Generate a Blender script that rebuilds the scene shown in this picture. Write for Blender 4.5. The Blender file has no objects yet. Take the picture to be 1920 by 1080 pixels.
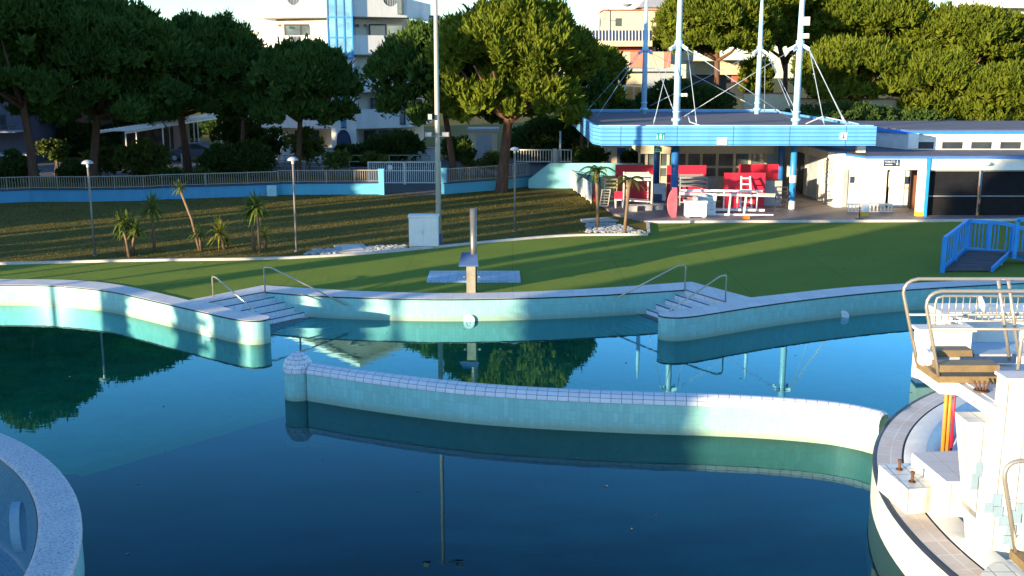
import bpy, bmesh, math, random
import numpy as np
from mathutils import Vector, geometry

sc = bpy.context.scene
COL = sc.collection
R = math.radians
# ------------------------------------------------------------------ camera
F = 2000.0; H = 7.4; PIT = R(11.6); CP, SP = math.cos(PIT), math.sin(PIT)
def ray(px, py):
    u = (px-960)/F; v = (540-py)/F
    return u, CP+v*SP, -SP+v*CP
def P(px, py, z=0.0):
    d = ray(px, py); t = (z-H)/d[2]
    return Vector((d[0]*t, d[1]*t, z))
def PD(px, py, Y):
    d = ray(px, py); t = Y/d[1]
    return Vector((d[0]*t, Y, H+d[2]*t))
cam = bpy.data.cameras.new('camera'); camo = bpy.data.objects.new('camera', cam); COL.objects.link(camo)
camo.location = (0, 0, H); camo.rotation_euler = (R(90)-PIT, 0, 0)
cam.sensor_width = 36; cam.lens = 36*F/1920; cam.clip_end = 3000; cam.clip_start = .2
sc.camera = camo

# ------------------------------------------------------------------ materials
def nt(name):
    m = bpy.data.materials.new(name); m.use_nodes = True
    t = m.node_tree; b = t.nodes['Principled BSDF']
    return m, t, b
def lin(t, a, b): t.links.new(a, b)
def coords(t, scale=(1,1,1), kind='Object'):
    c = t.nodes.new('ShaderNodeTexCoord'); mp = t.nodes.new('ShaderNodeMapping')
    mp.inputs['Scale'].default_value = scale
    lin(t, c.outputs[kind], mp.inputs['Vector'])
    return mp.outputs['Vector']
def noise(t, vec, s, det=4, rough=.6):
    n = t.nodes.new('ShaderNodeTexNoise'); n.inputs['Scale'].default_value = s
    n.inputs['Detail'].default_value = det; n.inputs['Roughness'].default_value = rough
    lin(t, vec, n.inputs['Vector']); return n.outputs['Fac']
def ramp(t, fac, stops):
    r = t.nodes.new('ShaderNodeValToRGB'); e = r.color_ramp.elements
    while len(e) < len(stops): e.new(.5)
    for el, (p, c) in zip(e, stops):
        el.position = p; el.color = (*c, 1) if len(c) == 3 else c
    lin(t, fac, r.inputs['Fac']); return r.outputs['Color']
def mix(t, fac, a, b, mode='MIX'):
    n = t.nodes.new('ShaderNodeMix'); n.data_type = 'RGBA'; n.blend_type = mode
    for s, v in ((n.inputs['Factor'], fac), (n.inputs['A'], a), (n.inputs['B'], b)):
        if isinstance(v, bpy.types.NodeSocket): lin(t, v, s)
        elif isinstance(v, (int, float)): s.default_value = v
        else: s.default_value = (*v, 1)
    return n.outputs['Result']
def bump(t, b, fac, strength, dist=.02):
    n = t.nodes.new('ShaderNodeBump'); n.inputs['Strength'].default_value = strength; n.inputs['Distance'].default_value = dist
    lin(t, fac, n.inputs['Height']); lin(t, n.outputs['Normal'], b.inputs['Normal'])
def scl(t, x, k):
    m = t.nodes.new('ShaderNodeMath'); m.operation = 'MULTIPLY'; m.inputs[1].default_value = k; lin(t, x, m.inputs[0]); return m.outputs[0]
def mul(c, k): return tuple(min(1, x*k) for x in c)
def paint(name, c, rough=.5, var=.14, s=3.0, metal=0.0, bmp=0.0, streak=False, spec=.5):
    m, t, b = nt(name)
    v = coords(t, (1, 1, .25) if streak else (1, 1, 1))
    n = noise(t, v, s, 5, .65)
    n2 = noise(t, v, s*9, 3, .6)
    col = ramp(t, n, [(.3, mul(c, 1-var)), (.7, mul(c, 1+var))])
    col = mix(t, var*.8, col, ramp(t, n2, [(.35, mul(c, .6)), (.65, mul(c, 1.25))]))
    lin(t, col, b.inputs['Base Color'])
    b.inputs['Roughness'].default_value = rough; b.inputs['Metallic'].default_value = metal
    b.inputs['Specular IOR Level'].default_value = spec
    if bmp: bump(t, b, n2, bmp, .01)
    return m
def tiles(name, c, mortar, w, h, kind='UV', rough=.3, var=.12, ms=.008, stain=None, scale=(1,1,1), offset=0.0, spec=.5, scum=None):
    m, t, b = nt(name)
    v = coords(t, scale, kind)
    br = t.nodes.new('ShaderNodeTexBrick'); br.offset = offset; br.squash = 1
    br.inputs['Scale'].default_value = 1; br.inputs['Brick Width'].default_value = w; br.inputs['Row Height'].default_value = h
    br.inputs['Mortar Size'].default_value = ms; br.inputs['Mortar Smooth'].default_value = .2; br.inputs['Bias'].default_value = 0
    br.inputs['Color1'].default_value = (*mul(c, 1-var), 1); br.inputs['Color2'].default_value = (*mul(c, 1+var), 1)
    br.inputs['Mortar'].default_value = (*mortar, 1)
    lin(t, v, br.inputs['Vector'])
    n = noise(t, v, .9, 5, .65)
    col = br.outputs['Color']
    if stain: col = mix(t, ramp(t, n, [(.45, (0,0,0)), (.75, (.8,.8,.8))]), col, stain)
    if scum:
        sx = t.nodes.new('ShaderNodeSeparateXYZ'); lin(t, v, sx.inputs[0])
        ad = t.nodes.new('ShaderNodeMath'); ad.operation = 'MULTIPLY_ADD'; lin(t, noise(t, coords(t, (1, .12, 1), kind), 5, 4, .7), ad.inputs[0]); ad.inputs[1].default_value = -.22; lin(t, sx.outputs['Y'], ad.inputs[2])
        col = mix(t, ramp(t, ad.outputs[0], [(.0, (.75,.75,.75)), (.535, (.7,.7,.7)), (.60, (.28,.28,.28)), (.68, (.0,.0,.0))]) if False else ramp(t, scl(t, ad.outputs[0], .5), [(.0, (.8,.8,.8)), (.575, (.8,.8,.8)), (.605, (.5,.5,.5)), (.66, (.15,.15,.15)), (.78, (0,0,0))]), col, scum)
    n3 = noise(t, v, 14, 3, .6)
    col = mix(t, .12, col, ramp(t, n3, [(.3, mul(c, .5)), (.7, mul(c, 1.2))]))
    lin(t, col, b.inputs['Base Color']); b.inputs['Roughness'].default_value = rough
    b.inputs['Specular IOR Level'].default_value = spec
    bump(t, b, br.outputs['Fac'], -.25, .004)
    return m
def foliage(name, c1, c2, trans=.25, s=.5):
    m, t, b = nt(name)
    v = coords(t)
    n = noise(t, v, s, 3, .6); n2 = noise(t, v, s*7, 2, .6)
    col = mix(t, .4, ramp(t, n, [(.35, c1), (.65, c2)]), ramp(t, n2, [(.3, mul(c1, .6)), (.7, mul(c2, 1.3))]))
    lin(t, col, b.inputs['Base Color']); b.inputs['Roughness'].default_value = .75
    b.inputs['Specular IOR Level'].default_value = .12
    tr = t.nodes.new('ShaderNodeBsdfTranslucent'); lin(t, col, tr.inputs['Color'])
    ms = t.nodes.new('ShaderNodeMixShader'); ms.inputs[0].default_value = trans
    out = t.nodes['Material Output']
    lin(t, b.outputs[0], ms.inputs[1]); lin(t, tr.outputs[0], ms.inputs[2]); lin(t, ms.outputs[0], out.inputs[0])
    return m
def glass(name, c, rough=.06):
    m, t, b = nt(name)
    n = noise(t, coords(t), .8, 3)
    lin(t, ramp(t, n, [(.35, mul(c, .7)), (.65, mul(c, 1.4))]), b.inputs['Base Color'])
    b.inputs['Roughness'].default_value = rough; b.inputs['Specular IOR Level'].default_value = .9
    return m

MT = {}
MT['wall_tile'] = tiles('pool_wall_tile', (.29,.58,.55), (.22,.46,.43), .12, .24, ms=.005, var=.10, stain=(.23,.48,.42), rough=.35, scum=(.30,.34,.20))
MT['cap_tile'] = tiles('cap_tile', (.62,.64,.70), (.16,.18,.25), .24, .12, ms=.009, var=.06)
MT['coping'] = tiles('coping_tile', (.66,.62,.60), (.35,.33,.33), .5, .5, 'Object', ms=.006, var=.07, stain=(.55,.5,.52), rough=.6)
MT['dark_line'] = paint('dark_joint', (.02,.025,.04), .5)
MT['step'] = tiles('step_tile', (.66,.68,.72), (.4,.42,.46), .25, .25, 'Object', ms=.005, var=.06)
MT['nosing'] = paint('nosing_dark', (.05,.07,.13), .5)
MT['pool_floor'] = tiles('deep_floor_tile', (.012,.035,.11), (.01,.03,.09), .25, .25, 'Object', ms=.01, stain=(.008,.03,.08), rough=.7)
MT['shallow_floor'] = tiles('shallow_floor_tile', (.42,.72,.42), (.32,.58,.34), .25, .25, 'Object', ms=.01, stain=(.09,.25,.13), rough=.7)
MT['lane'] = paint('floor_stripe', (.50,.52,.05), .7, .3)
MT['white_tile'] = tiles('white_tile', (.66,.66,.61), (.13,.14,.14), .3, .3, 'Object', ms=.010, var=.05, stain=(.52,.49,.42), scale=(1,1,1))
MT['white_conc'] = paint('white_render', (.70,.68,.63), .6, .16, 1.6, bmp=.1)
MT['blue_tile'] = tiles('pale_blue_tile', (.34,.47,.58), (.24,.34,.44), .2, .2, 'UV', ms=.006, var=.1)
MT['tan_tile'] = tiles('tan_tile', (.66,.55,.46), (.8,.74,.66), .5, .25, 'UV', ms=.012, var=.1, stain=(.5,.32,.2), rough=.55)
MT['purple_tile'] = tiles('mauve_tile', (.50,.43,.46), (.72,.68,.68), .5, .25, 'UV', ms=.012, var=.1, rough=.55)
MT['terrazzo'] = None
MT['mosaic'] = tiles('blue_mosaic', (.07,.19,.27), (.12,.27,.34), .08, .08, 'UV', ms=.01, var=.25, rough=.4)
MT['chrome'] = paint('stainless_steel', (.52,.45,.36), .28, .1, 3, metal=.65)
MT['steel'] = paint('brushed_steel', (.22,.21,.19), .4, .12, 4, metal=.5, streak=True)
MT['wood'] = paint('weathered_wood', (.21,.145,.07), .6, .25, 5, bmp=.2)
MT['pale_wood'] = paint('pale_wood', (.50,.40,.24), .6, .2, 6)
MT['blue_paint'] = paint('blue_paint', (.03,.24,.60), .4, .12, 2)
MT['bridge_blue'] = paint('bridge_blue', (.02,.27,.68), .4, .14, 2)
MT['pillar_blue'] = paint('pillar_blue', (.02,.14,.45), .4, .1, 2)
MT['mast_blue'] = paint('mast_pale_blue', (.38,.62,.82), .35, .08, 1.5)
MT['cable'] = paint('cable_steel', (.35,.42,.52), .4, .1)
MT['roof_grey'] = paint('roof_felt', (.11,.10,.12), .85, .3, .6, bmp=.15)
MT['white'] = paint('white_paint', (.78,.78,.77), .5, .07, 2)
MT['cream'] = paint('cream_render', (.60,.50,.34), .75, .1, .8)
MT['pink'] = paint('salmon_panel', (.58,.19,.13), .7, .12, 1)
MT['brick'] = paint('brick_red', (.36,.10,.07), .7, .18, 2)
MT['apt_white'] = paint('apartment_render', (.74,.73,.70), .7, .12, .8, streak=True)
MT['grey'] = paint('grey_metal', (.35,.37,.4), .5, .1)
MT['dark'] = paint('dark_metal', (.03,.035,.045), .5, .2)
MT['red'] = paint('red_board', (.60,.015,.05), .45, .15, 1.4)
MT['pinkred'] = paint('faded_red_board', (.75,.16,.20), .5, .25, 1.5)
MT['navy'] = paint('navy_panel', (.02,.05,.13), .45, .15)
MT['green_sign'] = paint('sign_green', (.0,.28,.16), .45, .05)
MT['brown'] = paint('brown_door', (.22,.09,.05), .55, .15, 3, streak=True)
MT['yellow'] = paint('yellow_band', (.72,.42,.03), .6, .1)
MT['orange'] = paint('orange_steel', (.62,.24,.03), .5, .2)
MT['bark'] = paint('pine_bark', (.13,.07,.048), .9, .4, 5, bmp=.6, streak=True, spec=.1)
MT['bark2'] = paint('shrub_bark', (.20,.13,.08), .9, .3, 8, bmp=.4, spec=.1)
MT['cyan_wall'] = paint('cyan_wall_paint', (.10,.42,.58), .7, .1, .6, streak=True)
MT['fence_paint'] = paint('fence_cream_paint', (.33,.29,.23), .5, .1)
MT['gate_paint'] = paint('gate_white_paint', (.72,.70,.66), .5, .08)
MT['glass_dark'] = glass('dark_glass', (.04,.05,.06))
MT['glass_blue'] = glass('blue_glass', (.14,.36,.56), .12)
MT['window'] = glass('window_glass', (.10,.13,.15))
MT['lamp_dome'] = paint('lamp_dome', (.70,.70,.68), .4, .06)
MT['stone'] = paint('white_pebble', (.36,.35,.34), .7, .5, 9)
MT['conc'] = paint('concrete', (.42,.40,.38), .85, .2, 2, bmp=.2)
MT['kerb'] = paint('kerb_stone', (.58,.53,.49), .8, .15, 3)
MT['road'] = paint('asphalt', (.07,.07,.075), .9, .25, 1.5, bmp=.2)
MT['terrace'] = tiles('terrace_paving', (.24,.20,.20), (.10,.09,.09), .6, .6, 'Object', ms=.012, var=.15, rough=.6, stain=(.16,.13,.13))
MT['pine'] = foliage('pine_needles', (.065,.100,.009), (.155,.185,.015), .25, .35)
MT['pine_shaded'] = foliage('pine_needles_shaded', (.034,.078,.015), (.078,.135,.024), .2, .4)  # same needles darkened for the pines that stand in shade
MT['litter'] = paint('dry_leaf', (.20,.14,.06), .8, .3, 8)
MT['leaf'] = foliage('shrub_leaves', (.06,.10,.02), (.12,.14,.03), .25, .8)
MT['hedge'] = foliage('hedge_leaves', (.03,.065,.015), (.06,.10,.02), .2, .8)
MT['yucca'] = foliage('yucca_leaves', (.07,.13,.025), (.16,.19,.035), .25, 1.2)
MT['yucca_y'] = foliage('yellow_yucca_leaves', (.25,.24,.03), (.38,.32,.04), .25, 1.2)
MT['palm'] = foliage('palm_fronds', (.04,.07,.016), (.09,.11,.025), .25, 1.2)
# speckled terrazzo
m, t, b = nt('speckled_terrazzo'); v = coords(t)
n = noise(t, v, 22, 2, .7); n2 = noise(t, v, 1.5, 4)
lin(t, mix(t, .25, ramp(t, n, [(.33, (.10,.11,.16)), (.42, (.42,.42,.46)), (.6, (.60,.60,.62))]), ramp(t, n2, [(.3, (.3,.3,.34)), (.7, (.6,.58,.56))])), b.inputs['Base Color'])
b.inputs['Roughness'].default_value = .75; bump(t, b, n, .3, .005); MT['terrazzo'] = m
# artificial turf
m, t, b = nt('artificial_turf'); v = coords(t)
n = noise(t, v, .45, 5, .65); n2 = noise(t, v, 30, 3, .7)
c = mix(t, .45, ramp(t, n, [(.3, (.135,.195,.034)), (.7, (.185,.245,.046))]), ramp(t, n2, [(.3, (.095,.15,.028)), (.7, (.24,.30,.06))]))
sp = t.nodes.new('ShaderNodeSeparateXYZ'); lin(t, v, sp.inputs[0]); fx = t.nodes.new('ShaderNodeMath'); fx.operation = 'FRACT'; lin(t, scl(t, sp.outputs['X'], 1/4.0), fx.inputs[0])
c = mix(t, ramp(t, fx.outputs[0], [(.0, (.28,.28,.28)), (.008, (.28,.28,.28)), (.014, (0,0,0))]), c, (.04,.07,.015))
n4 = noise(t, v, 1.7, 6, .75)
c = mix(t, ramp(t, n4, [(.60, (0,0,0)), (.78, (.55,.55,.55))]), c, (.12,.13,.045))
lin(t, c, b.inputs['Base Color']); b.inputs['Roughness'].default_value = .95; b.inputs['Specular IOR Level'].default_value = .05
bump(t, b, n2, 1.0, .035); MT['turf'] = m
# dry grass ground
m, t, b = nt('dry_grass'); v = coords(t)
n = noise(t, v, .22, 5, .7); n2 = noise(t, v, 6, 4, .75); n3 = noise(t, v, 40, 2, .7)
c = mix(t, .5, ramp(t, n, [(.36, (.09,.10,.016)), (.5, (.19,.13,.026)), (.64, (.26,.16,.034))]), ramp(t, n2, [(.3, (.05,.05,.01)), (.55, (.13,.10,.022)), (.75, (.25,.18,.04))]))
c = mix(t, .3, c, ramp(t, n3, [(.3, (.02,.02,.008)), (.7, (.25,.2,.08))]))
lin(t, c, b.inputs['Base Color']); b.inputs['Roughness'].default_value = .95; b.inputs['Specular IOR Level'].default_value = .05
bump(t, b, n2, .4, .04); MT['ground'] = m
MT['blade'] = foliage('grass_blades', (.09,.10,.018), (.18,.135,.03), .3, .3)
# blue metal cladding (horizontal grooves)
m, t, b = nt('blue_cladding'); v = coords(t)
sp = t.nodes.new('ShaderNodeSeparateXYZ'); lin(t, v, sp.inputs[0])
mm = t.nodes.new('ShaderNodeMath'); mm.operation = 'MULTIPLY'; mm.inputs[1].default_value = 1/.19; lin(t, sp.outputs['Z'], mm.inputs[0])
fr = t.nodes.new('ShaderNodeMath'); fr.operation = 'FRACT'; lin(t, mm.outputs[0], fr.inputs[0])
n = noise(t, coords(t, (1,1,.3)), .7, 4)
base = ramp(t, n, [(.3, (.07,.30,.64)), (.7, (.12,.40,.76))])
fx = t.nodes.new('ShaderNodeMath'); fx.operation = 'FRACT'; lin(t, scl(t, sp.outputs['X'], 1/2.8), fx.inputs[0])
gd = noise(t, coords(t, (3, 3, .15)), 1.2, 4, .7)
base = mix(t, ramp(t, gd, [(.45, (0,0,0)), (.8, (.35,.35,.35))]), base, (.18,.26,.34))
base = mix(t, ramp(t, fx.outputs[0], [(.0, (1,1,1)), (.008, (1,1,1)), (.014, (0,0,0))]), base, (.02,.09,.25))
lin(t, mix(t, ramp(t, fr.outputs[0], [(.0, (1,1,1)), (.10, (1,1,1)), (.13, (0,0,0))]), base, (.02,.10,.30)), b.inputs['Base Color'])
b.inputs['Roughness'].default_value = .5; bump(t, b, ramp(t, fr.outputs[0], [(.0, (0,0,0)), (.14, (1,1,1))]), .6, .02); MT['cladding'] = m
# roof of metal ribs
MT['rib_dark'] = paint('roof_rib_dark', (.03,.03,.05), .5)
# water
m = bpy.data.materials.new('pool_water'); m.use_nodes = True; t = m.node_tree; t.nodes.clear()
out = t.nodes.new('ShaderNodeOutputMaterial')
v = coords(t, (.7, 2.0, 1))
n = noise(t, v, .9, 3, .55)
bp = t.nodes.new('ShaderNodeBump'); bp.inputs['Strength'].default_value = .026; bp.inputs['Distance'].default_value = .05
lin(t, n, bp.inputs['Height'])
fz = t.nodes.new('ShaderNodeFresnel'); fz.inputs['IOR'].default_value = 1.40
gl = t.nodes.new('ShaderNodeBsdfGlossy'); gl.inputs['Roughness'].default_value = .0; gl.inputs['Color'].default_value = (.38,.77,.90,1)
lin(t, bp.outputs[0], gl.inputs['Normal'])
tr = t.nodes.new('ShaderNodeBsdfTransparent'); tr.inputs['Color'].default_value = (.25,.80,.60,1)
df = t.nodes.new('ShaderNodeBsdfDiffuse')
n2 = noise(t, coords(t, (.5, 1.3, 1)), .55, 6, .72)
lin(t, ramp(t, n2, [(.42, (.0,.006,.022)), (.56, (.0,.046,.085))]), df.inputs['Color'])
m1 = t.nodes.new('ShaderNodeMixShader'); m1.inputs[0].default_value = .26
lin(t, tr.outputs[0], m1.inputs[1]); lin(t, df.outputs[0], m1.inputs[2])
m2 = t.nodes.new('ShaderNodeMixShader'); pw = t.nodes.new('ShaderNodeMath'); pw.operation = 'POWER'; pw.inputs[1].default_value = 2.1; lin(t, fz.outputs[0], pw.inputs[0]); pm = t.nodes.new('ShaderNodeMath'); pm.operation = 'MULTIPLY'; pm.inputs[1].default_value = 9.0; pm.use_clamp = True; lin(t, pw.outputs[0], pm.inputs[0]); lin(t, pm.outputs[0], m2.inputs[0]); lin(t, m1.outputs[0], m2.inputs[1]); lin(t, gl.outputs[0], m2.inputs[2])
lin(t, m2.outputs[0], out.inputs[0]); MT['water'] = m

# ------------------------------------------------------------------ mesh builder
class MB:
    def __init__(s): s.v = []; s.f = []; s.uv = []; s.sm = []
    def add(s, vs, fs, uvs=None, smooth=False):
        o = len(s.v); s.v += [tuple(p) for p in vs]
        for i, f in enumerate(fs):
            s.f.append([o+k for k in f]); s.sm.append(smooth)
            s.uv.append(uvs[i] if uvs else [(0, 0)]*len(f))
        return s
    def box(s, x0, x1, y0, y1, z0, z1):
        return s.add([(x0,y0,z0),(x1,y0,z0),(x1,y1,z0),(x0,y1,z0),(x0,y0,z1),(x1,y0,z1),(x1,y1,z1),(x0,y1,z1)],
              [(0,3,2,1),(4,5,6,7),(0,1,5,4),(1,2,6,5),(2,3,7,6),(3,0,4,7)])
    def obox(s, c, d, L, W, z0, z1):   # oriented in plan: centre c, unit dir d, length L along d, width W
        dx, dy = d; nx, ny = -dy, dx
        q = [(c[0]+dx*a*L/2+nx*b*W/2, c[1]+dy*a*L/2+ny*b*W/2) for a, b in ((-1,-1),(1,-1),(1,1),(-1,1))]
        return s.prism(q, z0, z1)
    def beam(s, a, b, w, h):           # box beam between two 3-D points, w horizontal, h other
        a = Vector(a); b = Vector(b); d = (b-a).normalized()
        up = Vector((0,0,1)) if abs(d.z) < .95 else Vector((0,1,0))
        sd = d.cross(up).normalized()*w/2; u = sd.cross(d).normalized()*h/2
        vs = [p+i*sd+j*u for p in (a, b) for i, j in ((-1,-1),(1,-1),(1,1),(-1,1))]
        return s.add(vs, [(0,1,2,3),(7,6,5,4),(0,4,5,1),(1,5,6,2),(2,6,7,3),(3,7,4,0)])
    def prism(s, poly, z0, z1, uvside=False):
        n = len(poly); poly = [(p[0], p[1]) for p in poly]
        ar = sum(poly[i][0]*poly[(i+1)%n][1]-poly[(i+1)%n][0]*poly[i][1] for i in range(n))
        if ar < 0: poly = poly[::-1]
        tri = geometry.tessellate_polygon([[Vector((x, y, 0)) for x, y in poly]])
        top = [(x, y, z1) for x, y in poly]; bot = [(x, y, z0) for x, y in poly]
        def orient(tr):
            a, b, c = [poly[k] for k in tr]
            return tr if (b[0]-a[0])*(c[1]-a[1])-(b[1]-a[1])*(c[0]-a[0]) > 0 else (tr[0], tr[2], tr[1])
        tri = [orient(x) for x in tri]
        s.add(top, tri); s.add(bot, [(a, c, b) for a, b, c in tri])
        u = 0; fs = []; uv = []
        for i in range(n):
            j = (i+1) % n; L = math.dist(poly[i], poly[j])
            fs.append((i, j, n+j, n+i)); uv.append([(u, z0), (u+L, z0), (u+L, z1), (u, z1)]); u += L
        return s.add(bot+top, fs, uv)
    def strip(s, A, B, smooth=True, flip=False):   # quads between polylines A and B, uv in metres
        u = 0; us = [0]
        for i in range(1, len(A)): u += (Vector(A[i])-Vector(A[i-1])).length; us.append(u)
        n = len(A); fs = []; uv = []
        for i in range(n-1):
            h0 = (Vector(B[i])-Vector(A[i])).length; h1 = (Vector(B[i+1])-Vector(A[i+1])).length
            f = (i, i+1, n+i+1, n+i); w = [(us[i],0),(us[i+1],0),(us[i+1],h1),(us[i],h0)]
            if flip: f = f[::-1]; w = w[::-1]
            fs.append(f); uv.append(w)
        return s.add(list(A)+list(B), fs, uv, smooth)
    def tube(s, pts, r, n=8, smooth=True):
        pts = [Vector(p) for p in pts]; rs = r if isinstance(r, (list, tuple)) else [r]*len(pts)
        rings = []; ref = None
        for i, p in enumerate(pts):
            d = (pts[min(i+1, len(pts)-1)]-pts[max(i-1, 0)]).normalized()
            if ref is None: ref = d.orthogonal().normalized()
            a = (ref-d*ref.dot(d)).normalized(); ref = a; b = d.cross(a)
            rings += [p+(a*math.cos(2*math.pi*k/n)+b*math.sin(2*math.pi*k/n))*rs[i] for k in range(n)]
        fs = [(i*n+k, i*n+(k+1)%n, (i+1)*n+(k+1)%n, (i+1)*n+k) for i in range(len(pts)-1) for k in range(n)]
        s.add(rings, fs, None, smooth)
        L = (len(pts)-1)*n; o = len(s.v)-len(rings)
        s.f.append([o+k for k in range(n)][::-1]); s.uv.append([(0,0)]*n); s.sm.append(False)
        s.f.append([o+L+k for k in range(n)]); s.uv.append([(0,0)]*n); s.sm.append(False)
        return s
    def lathe(s, prof, c, n=24, smooth=True, uv=True):
        vs = [(c[0]+r*math.cos(2*math.pi*k/n), c[1]+r*math.sin(2*math.pi*k/n), c[2]+z) for r, z in prof for k in range(n+1)]
        fs = []; uvs = []; acc = [0]
        for i in range(1, len(prof)): acc.append(acc[-1]+math.dist(prof[i], prof[i-1]))
        for i in range(len(prof)-1):
            rr = max(prof[i][0], prof[i+1][0])
            for k in range(n):
                fs.append((i*(n+1)+k, i*(n+1)+k+1, (i+1)*(n+1)+k+1, (i+1)*(n+1)+k))
                u0 = 2*math.pi*k/n*rr; u1 = 2*math.pi*(k+1)/n*rr
                uvs.append([(u0,acc[i]),(u1,acc[i]),(u1,acc[i+1]),(u0,acc[i+1])])
        return s.add(vs, fs, uvs, smooth)
    def face(s, o, ud, pts, th):   # polygon in a vertical plane: origin o, unit dir ud (xy), pts (s,z); extruded by th along normal
        ux, uy = ud; nx, ny = uy, -ux
        tri = geometry.tessellate_polygon([[Vector((a, z, 0)) for a, z in pts]])
        f0 = [(o[0]+ux*a, o[1]+uy*a, o[2]+z) for a, z in pts]
        f1 = [(x-nx*th, y-ny*th, z) for x, y, z in f0]
        s.add(f0, tri); s.add(f1, tri)
        n = len(pts)
        return s.add(f0+f1, [(i, (i+1) % n, n+(i+1) % n, n+i) for i in range(n)])
    def build(s, name, mat, parent=None, auto=False):
        me = bpy.data.meshes.new(name)
        off = Vector((0,0,0)); q = parent
        while q is not None: off += q.location; q = q.parent
        me.from_pydata([tuple(Vector(p)-off) for p in s.v], [], s.f)
        uv = me.uv_layers.new(name='UVMap')
        uv.data.foreach_set('uv', [c for f in s.uv for p in f for c in p])
        me.polygons.foreach_set('use_smooth', s.sm)
        me.materials.append(mat if not isinstance(mat, str) else MT[mat]); me.validate(); me.update()
        o = bpy.data.objects.new(name, me); COL.objects.link(o)
        if parent: o.parent = parent
        return o
def tag(o, label=None, cat=None, group=None, kind=None):
    if label: o['label'] = label
    if cat: o['category'] = cat
    if group: o['group'] = group
    if kind: o['kind'] = kind
    return o
def thing(name, label, cat, loc=(0,0,0), group=None):
    o = bpy.data.objects.new(name, None); COL.objects.link(o); o.location = loc; o.empty_display_size = .2
    return tag(o, label, cat, group)
def recenter(o):   # put the origin of a single-mesh thing at its base
    me = o.data; n = len(me.vertices); a = np.empty(n*3); me.vertices.foreach_get('co', a); a = a.reshape(-1, 3)
    c = np.array([(a[:,0].min()+a[:,0].max())/2, (a[:,1].min()+a[:,1].max())/2, a[:,2].min()])
    a -= c; me.vertices.foreach_set('co', a.ravel()); o.location = c; me.update()
    return o
def single(mb, name, mat, label, cat, group=None):
    o = recenter(mb.build(name, mat)); return tag(o, label, cat, group)
def kids(o): return [c for c in bpy.data.objects if c.parent == o]
def copy_tree(o, parent=None):
    ch = kids(o); c = o.copy(); COL.objects.link(c)
    if parent is not None: c.parent = parent
    for k in ch: copy_tree(k, c)
    return c
def struct(mb, name, mat): return tag(mb.build(name, mat), kind='structure')
def text_mesh(txt, size, loc, name, mat, parent, rot=(R(90),0,0), ext=.004, align='CENTER'):
    cu = bpy.data.curves.new('t', 'FONT'); cu.body = txt; cu.size = size; cu.extrude = ext; cu.align_x = align; cu.align_y = 'CENTER'
    o = bpy.data.objects.new('t', cu); COL.objects.link(o)
    dg = bpy.context.evaluated_depsgraph_get(); me = bpy.data.meshes.new_from_object(o.evaluated_get(dg))
    bpy.data.objects.remove(o); me.materials.clear(); me.materials.append(MT[mat])
    q = bpy.data.objects.new(name, me); COL.objects.link(q); q.parent = parent
    q.location = Vector(loc)-parent.location; q.rotation_euler = rot
    return q
def pbox(mb, px0, py0, px1, py1, d, depth):   # box whose front face at distance d covers that span
    a = PD(px0, py0, d); b = PD(px1, py1, d); c = PD(px0, py1, d)
    return mb.box(min(a.x, c.x), b.x, d, d+depth, min(a.z, b.z), max(a.z, b.z))
def zat(py, d): return PD(960, py, d).z
def xat(px, d): return PD(px, 300, d).x
rng = random.Random(7)
MT['white_wall_uv'] = tiles('island_white_tile', (.70,.71,.64), (.52,.54,.49), .25, .12, ms=.004, var=.03, stain=(.66,.70,.60))
MT['blue_inlay'] = paint('inlay_blue_tile', (.24,.33,.40), .35, .08)
MT['plank_grey'] = paint('grey_planks', (.075,.07,.08), .7, .25, 4)
MT['shower_tile'] = tiles('tray_tile', (.30,.46,.62), (.16,.26,.4), .3, .3, 'Object', ms=.012, var=.12)
MT['lamp_pole'] = paint('lamp_pole_grey', (.20,.18,.17), .5, .1)
MT['pole_cream'] = paint('pole_paint', (.40,.38,.34), .45, .08, 1)
MT['fence_shaded'] = paint('fence_wall_shaded', (.08,.33,.54), .7, .12, .6, streak=True)  # darker copy of the cyan wall paint for the stretch in shade
MT['kiosk_cream'] = paint('kiosk_frame', (.50,.46,.38), .6, .1)
MT['apt_wall'] = paint('apartment_cream', (.66,.60,.50), .7, .08)
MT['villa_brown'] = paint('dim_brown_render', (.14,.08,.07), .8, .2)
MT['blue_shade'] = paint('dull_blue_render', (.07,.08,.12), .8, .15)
MT['soffit'] = paint('soffit', (.30,.32,.36), .7, .1)
MT['edge_blue'] = paint('edge_blue', (.03,.22,.75), .4, .1)
MT['shutter_dark'] = paint('shutter_dark', (.014,.015,.02), .85, .2, spec=.1)
MT['mesh_brown'] = paint('mesh_screen', (.035,.028,.025), .8, .2, spec=.1)
MT['cover_blue'] = paint('cover_blue', (.12,.26,.38), .6, .15)
MT['panel_grey'] = paint('fence_panel', (.36,.42,.48), .4, .15, 1)
MT['cyan_block'] = paint('corner_block_paint', (.45,.72,.74), .7, .1)
MT['ramp_cyan'] = paint('ramp_paint', (.22,.56,.62), .7, .12, .8, streak=True)
MT['hood_blue'] = paint('hood_dark_blue', (.06,.11,.24), .35, .1)
MT['navy_cap'] = paint('wall_cap_navy', (.03,.06,.16), .6, .15)
MT['inside_shade'] = paint('tub_shade_blue', (.30,.50,.68), .4, .1)  # blue shadow inside the white tub, put into the paint colour
MT['blue_tile_obj'] = MT['inside_shade']
MT['shower_post'] = paint('post_stone', (.30,.26,.19), .7, .2, 6)
SUN_AZ, SUN_EL, SUN_E, SUN_C = 48.0, 7.2, 3.6, (1.0, .80, .50)
SKY_ROT, SKY_AIR, SKY_DUST, SKY_OZ, SKY_S, EXPO = 228.0, 1.0, .2, 3.8, .15, 1.85
def _at(u, x=-35.0): return (x, (.669*x-u)/.743)
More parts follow.
